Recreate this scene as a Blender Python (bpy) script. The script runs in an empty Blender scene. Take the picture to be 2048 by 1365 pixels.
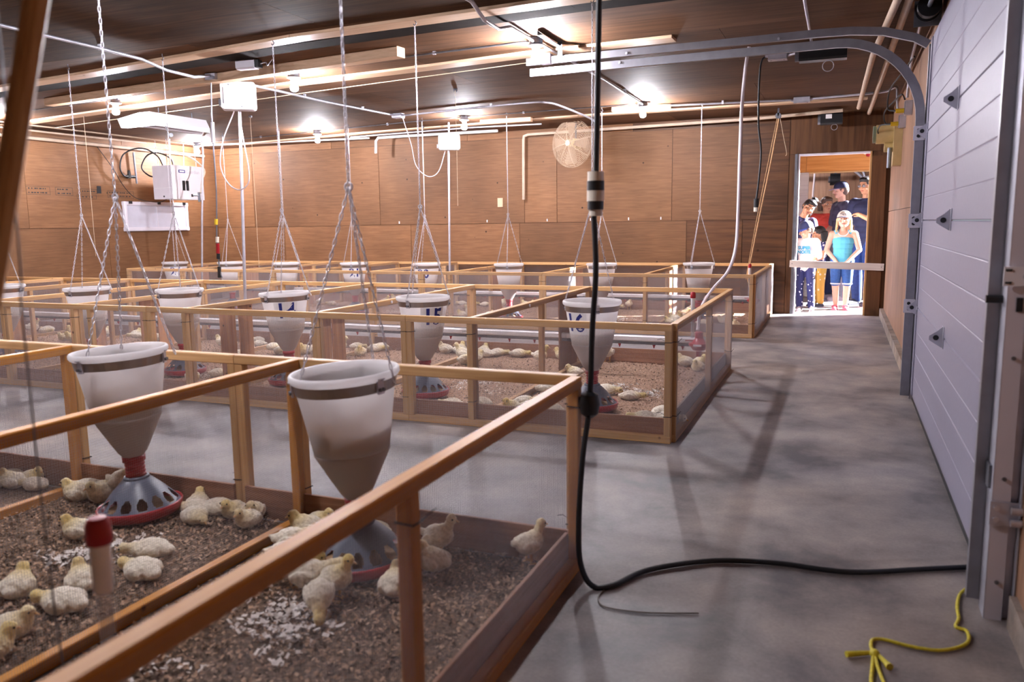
import bpy, bmesh, math, random
import numpy as np
from mathutils import Vector, Matrix, Euler, noise

random.seed(7)
rng = np.random.default_rng(7)
sc = bpy.context.scene
COL = sc.collection
PI = math.pi

# ------------------------------------------------------------------ camera
cd = bpy.data.cameras.new('camera')
cam = bpy.data.objects.new('camera', cd)
COL.objects.link(cam)
CAM_R = Matrix(((0.9254, -0.0419, 0.3767), (0.3787, 0.1384, -0.9151), (-0.0138, 0.9895, 0.1439)))
cam.matrix_world = Matrix.Translation((0, 0, 1.2)) @ CAM_R.to_4x4()
cd.sensor_fit = 'HORIZONTAL'
cd.sensor_width = 36
cd.lens = 28.075
cd.clip_start = 0.05
cd.clip_end = 200
cd.dof.use_dof = True
cd.dof.focus_distance = 6.8
cd.dof.aperture_fstop = 3.2
sc.camera = cam

# ------------------------------------------------------------------ world, sun, exposure
w = bpy.data.worlds.new('sky')
sc.world = w
w.use_nodes = True
wn = w.node_tree.nodes
bg = wn['Background']
sky = wn.new('ShaderNodeTexSky')
sky.sky_type = 'HOSEK_WILKIE'
sky.sun_direction = Vector((0.80, 0.30, 0.52)).normalized()
sky.turbidity = 3.0
w.node_tree.links.new(sky.outputs[0], bg.inputs[0])
bg.inputs[1].default_value = 3.0
sd = bpy.data.lights.new('sun', 'SUN')
sd.energy = 75.0
sd.angle = 0.02
sd.color = (0.94, 0.95, 1.0)
sun = bpy.data.objects.new('sun', sd)
COL.objects.link(sun)
sun.rotation_euler = Vector((0.84, 0.42, 0.36)).to_track_quat('Z', 'Y').to_euler()
sun.location = (6, 14, 5)
BULB = 2300.0
BULB_COLOR = (1.0, 0.97, 1.05)
sc.view_settings.view_transform = 'Standard'
sc.view_settings.look = 'None'
sc.view_settings.gamma = 1.0
sc.view_settings.use_curve_mapping = False
sc.view_settings.exposure = 0.5
sc.cycles.max_bounces = 6
sc.cycles.diffuse_bounces = 3
sc.cycles.use_adaptive_sampling = True
sc.cycles.adaptive_threshold = 0.05
sc.cycles.glossy_bounces = 3
sc.cycles.transmission_bounces = 4
sc.cycles.use_denoising = True
sc.cycles.sample_clamp_indirect = 6.0
sc.cycles.caustics_reflective = False
sc.cycles.caustics_refractive = False

# ------------------------------------------------------------------ materials (all procedural)
MATS = {}

def nodes_of(name):
    m = bpy.data.materials.new(name)
    m.use_nodes = True
    nt = m.node_tree
    b = nt.nodes['Principled BSDF']
    MATS[name] = m
    return m, nt, nt.nodes, nt.links, b

def ramp(nd, stops):
    r = nd.new('ShaderNodeValToRGB')
    el = r.color_ramp.elements
    while len(el) < len(stops):
        el.new(0.5)
    for e, (p, c) in zip(el, stops):
        e.position = p
        e.color = (c[0], c[1], c[2], 1)
    return r

def C255(r, g, b):
    f = lambda v: ((v / 255.0) / 12.92) if v / 255.0 <= 0.04045 else (((v / 255.0) + 0.055) / 1.055) ** 2.4
    return (f(r), f(g), f(b))

def plain(name, col, rough=0.5, metal=0.0, var=0.08, scale=30.0, bump=0.0, emit=0.0, trans=0.0, alpha=1.0, sheen=0.0, spec=0.5):
    m, nt, nd, ln, b = nodes_of(name)
    tc = nd.new('ShaderNodeTexCoord')
    n = nd.new('ShaderNodeTexNoise')
    n.inputs['Scale'].default_value = scale
    n.inputs['Detail'].default_value = 3
    ln.new(tc.outputs['Object'], n.inputs['Vector'])
    d = tuple(max(0, c * (1 - var)) for c in col)
    l = tuple(min(1, c * (1 + var)) for c in col)
    r = ramp(nd, [(0.3, d), (0.7, l)])
    ln.new(n.outputs['Fac'], r.inputs[0])
    ln.new(r.outputs[0], b.inputs['Base Color'])
    b.inputs['Roughness'].default_value = rough
    b.inputs['Metallic'].default_value = metal
    b.inputs['Specular IOR Level'].default_value = spec
    if trans:
        b.inputs['Transmission Weight'].default_value = trans
    if alpha < 1:
        b.inputs['Alpha'].default_value = alpha
    if emit:
        b.inputs['Emission Color'].default_value = (*col, 1)
        b.inputs['Emission Strength'].default_value = emit
    if bump:
        bp = nd.new('ShaderNodeBump')
        bp.inputs['Strength'].default_value = bump
        bp.inputs['Distance'].default_value = 0.01
        ln.new(n.outputs['Fac'], bp.inputs['Height'])
        ln.new(bp.outputs[0], b.inputs['Normal'])
    return m

def wood(name, dark, light, axis=0, grain=(2.0, 40.0), rough=0.6, knots=0.0, knot_scale=3.0, rand=0.25, knot_col=(0.03, 0.012, 0.005), blotch=0.0, bump=0.15, spec=0.3, stain=None, flat=None):
    """long fine grain along one object axis, knots as dark spots, a random tone per piece"""
    m, nt, nd, ln, b = nodes_of(name)
    tc = nd.new('ShaderNodeTexCoord')
    oi = nd.new('ShaderNodeObjectInfo')
    mp = nd.new('ShaderNodeMapping')
    s = [grain[1]] * 3
    s[axis] = grain[0]
    mp.inputs['Scale'].default_value = s
    off = nd.new('ShaderNodeVectorMath')
    off.operation = 'SCALE'
    off.inputs[0].default_value = (37.0, 17.0, 23.0)
    ln.new(oi.outputs['Random'], off.inputs['Scale'])
    add = nd.new('ShaderNodeVectorMath')
    add.operation = 'ADD'
    ln.new(tc.outputs['Object'], add.inputs[0])
    ln.new(off.outputs[0], add.inputs[1])
    ln.new(add.outputs[0], mp.inputs['Vector'])
    n1 = nd.new('ShaderNodeTexNoise')
    n1.inputs['Scale'].default_value = 1.0
    n1.inputs['Detail'].default_value = 5
    n1.inputs['Distortion'].default_value = 0.6
    ln.new(mp.outputs[0], n1.inputs['Vector'])
    r = ramp(nd, [(0.25, dark), (0.72, light)])
    ln.new(n1.outputs['Fac'], r.inputs[0])
    out = r.outputs[0]
    n2 = nd.new('ShaderNodeTexNoise')
    n2.inputs['Scale'].default_value = 1.3
    n2.inputs['Detail'].default_value = 3
    ln.new(add.outputs[0], n2.inputs['Vector'])
    if blotch:
        mx = nd.new('ShaderNodeMixRGB')
        mx.blend_type = 'MULTIPLY'
        rb = ramp(nd, [(0.35, (1 - blotch,) * 3), (0.65, (1, 1, 1))])
        ln.new(n2.outputs['Fac'], rb.inputs[0])
        mx.inputs[0].default_value = 1.0
        ln.new(out, mx.inputs[1])
        ln.new(rb.outputs[0], mx.inputs[2])
        out = mx.outputs[0]
    if stain:
        n4 = nd.new('ShaderNodeTexNoise')
        n4.inputs['Scale'].default_value = 0.9
        n4.inputs['Detail'].default_value = 6
        n4.inputs['Roughness'].default_value = 0.65
        mp4 = nd.new('ShaderNodeMapping')
        mp4.inputs['Scale'].default_value = (0.7, 2.2, 1.5)
        ln.new(add.outputs[0], mp4.inputs['Vector'])
        ln.new(mp4.outputs[0], n4.inputs['Vector'])
        r4 = ramp(nd, [(0.50, (0, 0, 0)), (0.72, (1, 1, 1))])
        ln.new(n4.outputs['Fac'], r4.inputs[0])
        m4 = nd.new('ShaderNodeMixRGB')
        m4.inputs[2].default_value = (*stain, 1)
        sc4 = nd.new('ShaderNodeMath'); sc4.operation = 'MULTIPLY'; sc4.inputs[1].default_value = 0.6
        ln.new(r4.outputs[0], sc4.inputs[0])
        ln.new(sc4.outputs[0], m4.inputs[0])
        ln.new(out, m4.inputs[1])
        out = m4.outputs[0]
    if knots:
        v = nd.new('ShaderNodeTexVoronoi')
        v.inputs['Scale'].default_value = knot_scale
        if flat is None:
            ln.new(add.outputs[0], v.inputs['Vector'])
        else:                                   # knots lie in the plane of the sheet
            fl = nd.new('ShaderNodeVectorMath'); fl.operation = 'MULTIPLY'
            fl.inputs[1].default_value = [0.0 if i == flat else 1.0 for i in range(3)]
            ln.new(tc.outputs['Object'], fl.inputs[0])
            fa = nd.new('ShaderNodeVectorMath'); fa.operation = 'ADD'
            ln.new(fl.outputs[0], fa.inputs[0])
            o2 = nd.new('ShaderNodeVectorMath'); o2.operation = 'MULTIPLY'
            o2.inputs[1].default_value = [0.0 if i == flat else 1.0 for i in range(3)]
            ln.new(off.outputs[0], o2.inputs[0])
            ln.new(o2.outputs[0], fa.inputs[1])
            ln.new(fa.outputs[0], v.inputs['Vector'])
        kr = ramp(nd, [(knots * 0.45, (0, 0, 0)), (knots, (1, 1, 1))])
        ln.new(v.outputs['Distance'], kr.inputs[0])
        mk = nd.new('ShaderNodeMixRGB')
        ln.new(kr.outputs[0], mk.inputs[0])
        mk.inputs[1].default_value = (*knot_col, 1)
        ln.new(out, mk.inputs[2])
        out = mk.outputs[0]
    mr = nd.new('ShaderNodeMapRange')
    mr.inputs['To Min'].default_value = 1 - rand
    mr.inputs['To Max'].default_value = 1 + rand * 0.5
    ln.new(oi.outputs['Random'], mr.inputs['Value'])
    vm = nd.new('ShaderNodeVectorMath')
    vm.operation = 'SCALE'
    ln.new(out, vm.inputs[0])
    ln.new(mr.outputs[0], vm.inputs['Scale'])
    ln.new(vm.outputs[0], b.inputs['Base Color'])
    b.inputs['Roughness'].default_value = rough
    b.inputs['Specular IOR Level'].default_value = spec
    bp = nd.new('ShaderNodeBump')
    bp.inputs['Strength'].default_value = bump
    bp.inputs['Distance'].default_value = 0.004
    ln.new(n1.outputs['Fac'], bp.inputs['Height'])
    ln.new(bp.outputs[0], b.inputs['Normal'])
    return m

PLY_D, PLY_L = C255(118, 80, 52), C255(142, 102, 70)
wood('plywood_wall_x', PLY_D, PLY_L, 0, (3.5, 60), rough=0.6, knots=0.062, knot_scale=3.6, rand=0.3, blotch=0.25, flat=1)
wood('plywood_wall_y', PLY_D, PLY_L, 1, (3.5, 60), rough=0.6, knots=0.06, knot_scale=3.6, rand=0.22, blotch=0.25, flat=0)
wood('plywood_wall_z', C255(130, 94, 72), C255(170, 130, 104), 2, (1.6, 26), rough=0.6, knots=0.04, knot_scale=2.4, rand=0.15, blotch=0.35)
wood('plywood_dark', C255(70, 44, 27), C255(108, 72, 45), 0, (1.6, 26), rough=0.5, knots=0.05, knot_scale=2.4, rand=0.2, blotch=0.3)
wood('plywood_dark_z', C255(80, 52, 33), C255(114, 78, 50), 2, (1.6, 26), rough=0.5, knots=0.05, knot_scale=2.4, rand=0.2, blotch=0.3)
wood('plywood_ceiling', C255(92, 66, 48), C255(122, 88, 64), 0, (1.6, 30), rough=0.75, knots=0.04, knot_scale=2.0, rand=0.2, blotch=0.3, spec=0.15, stain=C255(60, 46, 40))
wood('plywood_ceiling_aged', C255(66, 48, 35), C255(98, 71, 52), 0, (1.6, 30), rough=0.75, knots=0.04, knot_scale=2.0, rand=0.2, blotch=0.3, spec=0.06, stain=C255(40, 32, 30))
for ax, nm in ((0, 'x'), (1, 'y'), (2, 'z')):
    wood('pine_' + nm, C255(190, 142, 92), C255(218, 176, 124), ax, (2.5, 70), rough=0.5, knots=0.07, knot_scale=5.5, rand=0.18, knot_col=C255(92, 48, 20), bump=0.1)
    wood('pine_orange_' + nm, C255(196, 128, 52), C255(218, 154, 72), ax, (2.5, 70), rough=0.45, knots=0.07, knot_scale=5.0, rand=0.1, knot_col=C255(92, 44, 14), bump=0.1)  # pine with the dim light on the near rails put into its colour
    wood('board_brown_' + nm, C255(116, 78, 58), C255(158, 114, 88), ax, (2.5, 60), rough=0.65, knots=0.06, knot_scale=4.0, rand=0.25, bump=0.12)
    wood('board_grey_' + nm, C255(72, 64, 62), C255(112, 100, 94), ax, (2.5, 60), rough=0.7, rand=0.2, bump=0.12)
    wood('ply_piece_' + nm, C255(176, 116, 76), C255(222, 166, 118), ax, (1.6, 40), rough=0.5, knots=0.06, knot_scale=5.0, rand=0.22)
    wood('batten_' + nm, C255(196, 162, 130), C255(222, 190, 160), ax, (1.6, 60), rough=0.5, knots=0.05, knot_scale=4.0, rand=0.1)
wood('door_timber', C255(196, 122, 60), C255(228, 160, 92), 0, (1.5, 50), rough=0.5, knots=0.06, knot_scale=2.2, rand=0.1)
wood('white_board', C255(196, 186, 182), C255(226, 218, 214), 0, (1.5, 40), rough=0.55, rand=0.06)

def concrete(name, c0, c1, c2, scale=1.0, rough=0.55):
    m, nt, nd, ln, b = nodes_of(name)
    tc = nd.new('ShaderNodeTexCoord')
    n1 = nd.new('ShaderNodeTexNoise')
    n1.inputs['Scale'].default_value = 2.0 * scale
    n1.inputs['Detail'].default_value = 8
    n1.inputs['Roughness'].default_value = 0.62
    n1.inputs['Distortion'].default_value = 0.15
    ln.new(tc.outputs['Object'], n1.inputs['Vector'])
    r = ramp(nd, [(0.34, c0), (0.5, c1), (0.68, c2)])
    ln.new(n1.outputs['Fac'], r.inputs[0])
    n3 = nd.new('ShaderNodeTexNoise')
    n3.inputs['Scale'].default_value = 0.55 * scale
    n3.inputs['Detail'].default_value = 5
    n3.inputs['Distortion'].default_value = 0.2
    ln.new(tc.outputs['Object'], n3.inputs['Vector'])
    r3 = ramp(nd, [(0.36, (0.90, 0.94, 1.02)), (0.5, (1.0, 0.98, 0.96)), (0.64, (1.08, 0.98, 0.88))])
    ln.new(n3.outputs['Fac'], r3.inputs[0])
    m3 = nd.new('ShaderNodeMixRGB')
    m3.blend_type = 'MULTIPLY'
    m3.inputs[0].default_value = 1.0
    ln.new(r.outputs[0], m3.inputs[1])
    ln.new(r3.outputs[0], m3.inputs[2])
    n2 = nd.new('ShaderNodeTexNoise')
    n2.inputs['Scale'].default_value = 90
    n2.inputs['Detail'].default_value = 4
    ln.new(tc.outputs['Object'], n2.inputs['Vector'])
    mx = nd.new('ShaderNodeMixRGB')
    mx.blend_type = 'OVERLAY'
    mx.inputs[0].default_value = 0.25
    ln.new(m3.outputs[0], mx.inputs[1])
    ln.new(n2.outputs['Fac'], mx.inputs[2])
    ln.new(mx.outputs[0], b.inputs['Base Color'])
    rr = nd.new('ShaderNodeMapRange')
    rr.inputs['To Min'].default_value = rough - 0.15
    rr.inputs['To Max'].default_value = rough + 0.15
    ln.new(n1.outputs['Fac'], rr.inputs['Value'])
    ln.new(rr.outputs[0], b.inputs['Roughness'])
    bp = nd.new('ShaderNodeBump')
    bp.inputs['Strength'].default_value = 0.12
    bp.inputs['Distance'].default_value = 0.004
    ln.new(n2.outputs['Fac'], bp.inputs['Height'])
    ln.new(bp.outputs[0], b.inputs['Normal'])
    return m

concrete('concrete_floor', C255(84, 82, 86), C255(132, 125, 125), C255(164, 155, 150))
concrete('concrete_curb', C255(104, 94, 88), C255(140, 128, 120), C255(160, 148, 140), 2.0, 0.8)

def litter_mat(name, c0, c1, c2):
    m, nt, nd, ln, b = nodes_of(name)
    tc = nd.new('ShaderNodeTexCoord')
    n1 = nd.new('ShaderNodeTexNoise')
    n1.inputs['Scale'].default_value = 75
    n1.inputs['Detail'].default_value = 6
    n1.inputs['Roughness'].default_value = 0.7
    ln.new(tc.outputs['Object'], n1.inputs['Vector'])
    r = ramp(nd, [(0.34, c0), (0.5, c1), (0.66, c2)])
    ln.new(n1.outputs['Fac'], r.inputs[0])
    ln.new(r.outputs[0], b.inputs['Base Color'])
    b.inputs['Roughness'].default_value = 0.95
    b.inputs['Specular IOR Level'].default_value = 0.1
    bp = nd.new('ShaderNodeBump')
    bp.inputs['Strength'].default_value = 0.8
    bp.inputs['Distance'].default_value = 0.01
    ln.new(n1.outputs['Fac'], bp.inputs['Height'])
    ln.new(bp.outputs[0], b.inputs['Normal'])
    return m

litter_mat('litter', C255(96, 74, 60), C255(172, 138, 114), C255(214, 184, 160))
litter_mat('litter_near', C255(62, 50, 42), C255(116, 96, 80), C255(160, 136, 116))
plain('flake_brown', C255(164, 132, 106), 0.9, var=0.35, scale=60)
plain('flake_tan', C255(196, 164, 136), 0.9, var=0.2, scale=60)
plain('flake_dark', C255(76, 58, 46), 0.9, var=0.3, scale=60)
plain('flake_white', C255(236, 228, 222), 0.9, var=0.06, scale=60)

plain('galvanized', C255(196, 196, 208), 0.38, 0.6, 0.12, 14)
plain('galv_dark', C255(120, 122, 130), 0.45, 0.8, 0.15, 14)
plain('steel_band', C255(176, 168, 164), 0.28, 0.95, 0.08, 8)
plain('chain_metal', C255(214, 212, 220), 0.35, 0.7, 0.1, 40)
plain('wire_mesh', C255(168, 166, 174), 0.5, 0.3, 0.1, 40)
plain('pan_grey', C255(88, 94, 112), 0.38, 0, 0.06, 12)
plain('plastic_red', C255(158, 22, 34), 0.35, 0, 0.06, 12)
plain('feed_brown', C255(166, 128, 90), 0.95, 0, 0.3, 200)
plain('paper_white', C255(240, 238, 240), 0.6, 0, 0.02, 10)
plain('ink_blue', C255(32, 44, 128), 0.6, 0, 0.05, 10)
plain('ink_black', C255(30, 28, 30), 0.6, 0, 0.1, 30)
plain('tie_black', C255(18, 18, 22), 0.5, 0, 0.1, 30)
plain('rubber_black', C255(16, 20, 26), 0.42, 0, 0.15, 30)
plain('plastic_black', C255(24, 26, 30), 0.4, 0, 0.1, 20)
plain('plastic_cream', C255(226, 216, 200), 0.4, 0, 0.05, 20)
plain('pvc_white', C255(236, 232, 234), 0.4, 0, 0.05, 8)
plain('pvc_dusty', C255(186, 164, 144), 0.6, 0, 0.12, 9)
plain('tube_clear', C255(190, 190, 194), 0.2, 0, 0.03, 8, alpha=0.35)
plain('track_steel', C255(150, 150, 158), 0.4, 0.75, 0.1, 14)
plain('fan_blade', C255(150, 122, 98), 0.5, 0, 0.05, 14)
plain('hose_clear', C255(224, 214, 220), 0.25, 0, 0.03, 8)
plain('rope_tan', C255(190, 150, 108), 0.8, 0, 0.2, 60)
plain('twine', C255(196, 176, 150), 0.85, 0, 0.15, 60)
plain('rope_yellow', C255(206, 190, 40), 0.6, 0, 0.15, 80, bump=0.4)
plain('plug_yellow', C255(222, 184, 40), 0.5, 0, 0.06, 30)
plain('enamel_white', C255(232, 230, 236), 0.35, 0, 0.02, 6)
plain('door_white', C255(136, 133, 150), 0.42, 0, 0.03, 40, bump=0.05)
plain('frame_white', C255(214, 210, 220), 0.4, 0, 0.03, 10)
plain('panel_frost', C255(196, 196, 210), 0.4, 0, 0.05, 6)
plain('slot_black', C255(20, 26, 32), 0.5, 0, 0.1, 10)
plain('slot_shade', C255(34, 26, 22), 1.0, 0, 0.2, 10, spec=0.05)  # near-black tone standing in for the shade inside a ceiling slot
plain('bulb_glass', (1.0, 0.97, 1.0), 0.3, 0, 0.0, 5)
plain('lamp_base', C255(200, 196, 204), 0.4, 0, 0.04, 10)
plain('motor_beige', C255(206, 184, 132), 0.5, 0, 0.08, 14)
plain('motor_green', C255(122, 132, 110), 0.5, 0, 0.1, 14)
plain('fan_wire', C255(184, 160, 136), 0.5, 0, 0.05, 14)
plain('chick_beak', C255(222, 176, 120), 0.5, 0, 0.06, 40)
plain('chick_leg', C255(222, 170, 96), 0.55, 0, 0.1, 40)
plain('hair_wire', C255(96, 84, 76), 0.6, 0, 0.1, 40)
plain('eye_black', C255(12, 10, 10), 0.15, 0, 0.0, 10)
plain('eye_white', C255(236, 230, 226), 0.3, 0, 0.02, 10)

def translucent(name, col, fac, rough=0.42):
    m, nt, nd, ln, b = nodes_of(name)
    tc = nd.new('ShaderNodeTexCoord')
    n = nd.new('ShaderNodeTexNoise'); n.inputs['Scale'].default_value = 7
    ln.new(tc.outputs['Object'], n.inputs['Vector'])
    r = ramp(nd, [(0.3, tuple(c * 0.96 for c in col)), (0.7, col)])
    ln.new(n.outputs['Fac'], r.inputs[0]); ln.new(r.outputs[0], b.inputs['Base Color'])
    b.inputs['Roughness'].default_value = rough
    tr = nd.new('ShaderNodeBsdfTranslucent'); ln.new(r.outputs[0], tr.inputs['Color'])
    mx = nd.new('ShaderNodeMixShader'); mx.inputs[0].default_value = fac
    ln.new(b.outputs[0], mx.inputs[1]); ln.new(tr.outputs[0], mx.inputs[2])
    ln.new(mx.outputs[0], nd['Material Output'].inputs['Surface'])
translucent('hopper_white', C255(253, 251, 252), 0.62)
translucent('cone_grey', C255(196, 184, 180), 0.25)

def bulb_emit(name, strength):
    m, nt, nd, ln, b = nodes_of(name)
    tc = nd.new('ShaderNodeTexCoord')
    n = nd.new('ShaderNodeTexNoise')
    n.inputs['Scale'].default_value = 3
    ln.new(tc.outputs['Object'], n.inputs['Vector'])
    b.inputs['Base Color'].default_value = (1, 1, 1, 1)
    b.inputs['Emission Color'].default_value = (*BULB_COLOR, 1)
    b.inputs['Emission Strength'].default_value = strength
    return m
bulb_emit('bulb_glow', BULB)
bulb_emit('bulb_glow_weak', BULB * 0.65)

def chick_mat():
    """down: yellow on head and neck (local +x, high z), off-white on the body"""
    m, nt, nd, ln, b = nodes_of('chick_down')
    at = nd.new('ShaderNodeAttribute')
    at.attribute_name = 'down'
    oi = nd.new('ShaderNodeObjectInfo')
    n = nd.new('ShaderNodeTexNoise')
    n.inputs['Scale'].default_value = 90
    n.inputs['Detail'].default_value = 5
    tc = nd.new('ShaderNodeTexCoord')
    ln.new(tc.outputs['Object'], n.inputs['Vector'])
    mul = nd.new('ShaderNodeMath'); mul.operation = 'MULTIPLY'
    mr = nd.new('ShaderNodeMapRange'); mr.inputs['To Min'].default_value = 0.45; mr.inputs['To Max'].default_value = 1.0
    ln.new(oi.outputs['Random'], mr.inputs['Value'])
    ln.new(at.outputs['Fac'], mul.inputs[0]); ln.new(mr.outputs[0], mul.inputs[1])
    mx = nd.new('ShaderNodeMixRGB')
    mx.inputs[1].default_value = (*C255(240, 230, 212), 1)
    mx.inputs[2].default_value = (*C255(236, 208, 120), 1)
    ln.new(mul.outputs[0], mx.inputs[0])
    m2 = nd.new('ShaderNodeMixRGB'); m2.blend_type = 'MULTIPLY'; m2.inputs[0].default_value = 1
    rr = ramp(nd, [(0.3, (0.72, 0.68, 0.62)), (0.6, (1, 1, 1))])
    ln.new(n.outputs['Fac'], rr.inputs[0])
    ln.new(mx.outputs[0], m2.inputs[1]); ln.new(rr.outputs[0], m2.inputs[2])
    ln.new(m2.outputs[0], b.inputs['Base Color'])
    b.inputs['Roughness'].default_value = 0.95
    b.inputs['Sheen Weight'].default_value = 0.4
    b.inputs['Specular IOR Level'].default_value = 0.1
    bp = nd.new('ShaderNodeBump'); bp.inputs['Strength'].default_value = 0.9; bp.inputs['Distance'].default_value = 0.006
    ln.new(n.outputs['Fac'], bp.inputs['Height'])
    ln.new(bp.outputs[0], b.inputs['Normal'])
chick_mat()

def spotted(name, base, spot, scale=18.0, size=0.25, rough=0.8):
    m, nt, nd, ln, b = nodes_of(name)
    tc = nd.new('ShaderNodeTexCoord')
    v = nd.new('ShaderNodeTexVoronoi')
    v.inputs['Scale'].default_value = scale
    ln.new(tc.outputs['Object'], v.inputs['Vector'])
    r = ramp(nd, [(size, spot), (size + 0.04, base)])
    ln.new(v.outputs['Distance'], r.inputs[0])
    ln.new(r.outputs[0], b.inputs['Base Color'])
    b.inputs['Roughness'].default_value = rough
    return m

# ------------------------------------------------------------------ mesh helpers
def link(o, parent=None):
    COL.objects.link(o)
    if parent is not None:
        o.parent = parent
    return o

def tag(o, label=None, cat=None, group=None, kind=None):
    if label: o['label'] = label
    if cat: o['category'] = cat
    if group: o['group'] = group
    if kind: o['kind'] = kind
    return o

def empty(name, loc=(0, 0, 0), rz=0.0, label=None, cat=None, group=None, kind=None):
    o = bpy.data.objects.new(name, None)
    o.empty_display_size = 0.1
    o.location = loc
    o.rotation_euler = (0, 0, rz)
    COL.objects.link(o)
    return tag(o, label, cat, group, kind)

class MB:
    """collects simple solids and links them as one mesh object"""
    def __init__(s):
        s.v, s.f, s.m = [], [], []
    def add(s, vs, fs, mi=0):
        b = len(s.v)
        s.v += [tuple(p) for p in vs]
        s.f += [tuple(b + i for i in f) for f in fs]
        s.m += [mi] * len(fs)
        return s
    def box(s, lo, hi, mi=0, M=None):
        x0, y0, z0 = lo; x1, y1, z1 = hi
        vs = [Vector(p) for p in ((x0, y0, z0), (x1, y0, z0), (x1, y1, z0), (x0, y1, z0), (x0, y0, z1), (x1, y0, z1), (x1, y1, z1), (x0, y1, z1))]
        if M is not None: vs = [M @ p for p in vs]
        return s.add(vs, [(3, 2, 1, 0), (4, 5, 6, 7), (0, 1, 5, 4), (1, 2, 6, 5), (2, 3, 7, 6), (3, 0, 4, 7)], mi)
    def bar(s, p0, p1, a, b, up=(0, 0, 1), ch=0.003, mi=0):
        """lumber: chamfered rectangular section, a wide across, b along up"""
        p0, p1 = Vector(p0), Vector(p1)
        d = (p1 - p0).normalized()
        up = Vector(up)
        if abs(d.dot(up)) > 0.95: up = Vector((0, 1, 0))
        sx = d.cross(up).normalized()
        uz = sx.cross(d).normalized()
        a, b = a / 2, b / 2
        c = min(ch, a * 0.5, b * 0.5)
        sec = [(-a + c, -b), (a - c, -b), (a, -b + c), (a, b - c), (a - c, b), (-a + c, b), (-a, b - c), (-a, -b + c)]
        vs = [p0 + sx * x + uz * z for x, z in sec] + [p1 + sx * x + uz * z for x, z in sec]
        fs = [(i, (i + 1) % 8, 8 + (i + 1) % 8, 8 + i) for i in range(8)]
        fs += [tuple(range(7, -1, -1)), tuple(range(8, 16))]
        return s.add(vs, fs, mi)
    def cyl(s, p0, p1, r0, r1=None, n=12, mi=0, caps=True):
        r1 = r0 if r1 is None else r1
        p0, p1 = Vector(p0), Vector(p1)
        d = (p1 - p0).normalized()
        u = d.cross(Vector((0, 0, 1)) if abs(d.z) < 0.9 else Vector((1, 0, 0))).normalized()
        w2 = d.cross(u)
        vs = []
        for p, r in ((p0, r0), (p1, r1)):
            vs += [p + (u * math.cos(2 * PI * i / n) + w2 * math.sin(2 * PI * i / n)) * r for i in range(n)]
        fs = [(i, (i + 1) % n, n + (i + 1) % n, n + i) for i in range(n)]
        if caps: fs += [tuple(range(n - 1, -1, -1)), tuple(range(n, 2 * n))]
        return s.add(vs, fs, mi)
    def tube(s, pts, r, n=8, mi=0, closed=False):
        pts = [Vector(p) for p in pts]
        N = len(pts)
        rs = r if isinstance(r, (list, tuple)) else [r] * N
        vs = []
        u = None
        for i, p in enumerate(pts):
            a = pts[i - 1] if (i > 0 or closed) else p
            c = pts[(i + 1) % N] if (i < N - 1 or closed) else p
            d = (c - a).normalized()
            if u is None:
                u = d.cross(Vector((0.13, 0.21, 1)) if abs(d.z) < 0.9 else Vector((1, 0.1, 0))).normalized()
            else:
                u = (u - d * u.dot(d)).normalized()
            w2 = d.cross(u)
            vs += [p + (u * math.cos(2 * PI * k / n) + w2 * math.sin(2 * PI * k / n)) * rs[i] for k in range(n)]
        fs = []
        for i in range(N if closed else N - 1):
            j = (i + 1) % N
            for k in range(n):
                fs.append((i * n + k, i * n + (k + 1) % n, j * n + (k + 1) % n, j * n + k))
        if not closed:
            fs += [tuple(range(n - 1, -1, -1)), tuple(range((N - 1) * n, N * n))]
        return s.add(vs, fs, mi)
    def lathe(s, prof, n=32, c=(0, 0, 0), mi=0, M=None, closed=False):
        vs = []
        for r, z in prof:
            vs += [Vector((c[0] + r * math.cos(2 * PI * i / n), c[1] + r * math.sin(2 * PI * i / n), c[2] + z)) for i in range(n)]
        if M is not None: vs = [M @ p for p in vs]
        fs = []
        K = len(prof)
        for j in range(K if closed else K - 1):
            q = (j + 1) % K
            for i in range(n):
                fs.append((j * n + i, j * n + (i + 1) % n, q * n + (i + 1) % n, q * n + i))
        return s.add(vs, fs, mi)
    def ell(s, c, r, nu=14, nv=9, M=None, mi=0):
        c = Vector(c)
        r = (r, r, r) if isinstance(r, (int, float)) else r
        vs = [Vector((0, 0, -r[2]))]
        for j in range(1, nv):
            t = -PI / 2 + PI * j / nv
            vs += [Vector((r[0] * math.cos(t) * math.cos(2 * PI * i / nu), r[1] * math.cos(t) * math.sin(2 * PI * i / nu), r[2] * math.sin(t))) for i in range(nu)]
        vs.append(Vector((0, 0, r[2])))
        vs = [p + c for p in vs]
        if M is not None: vs = [M @ p for p in vs]
        fs = [(0, 1 + (i + 1) % nu, 1 + i) for i in range(nu)]
        for j in range(nv - 2):
            for i in range(nu):
                a = 1 + j * nu
                fs.append((a + i, a + (i + 1) % nu, a + nu + (i + 1) % nu, a + nu + i))
        t = len(vs) - 1
        a = 1 + (nv - 2) * nu
        fs += [(a + i, a + (i + 1) % nu, t) for i in range(nu)]
        return s.add(vs, fs, mi)
    def cap(s, p0, p1, r0, r1, n=12, M=None, mi=0):
        """tapered capsule"""
        p0, p1 = Vector(p0), Vector(p1)
        d = p1 - p0
        L = d.length
        q = Vector((0, 0, 1)).rotation_difference(d.normalized()).to_matrix().to_4x4() if L > 1e-6 else Matrix()
        prof = [(r0 * math.cos(t), r0 * math.sin(t)) for t in [-PI / 2 + 0.02, -PI / 3, -PI / 6, 0]]
        prof += [(r1 * math.cos(t), L + r1 * math.sin(t)) for t in [0, PI / 6, PI / 3, PI / 2 - 0.02]]
        T = Matrix.Translation(p0) @ q
        if M is not None: T = M @ T
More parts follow.
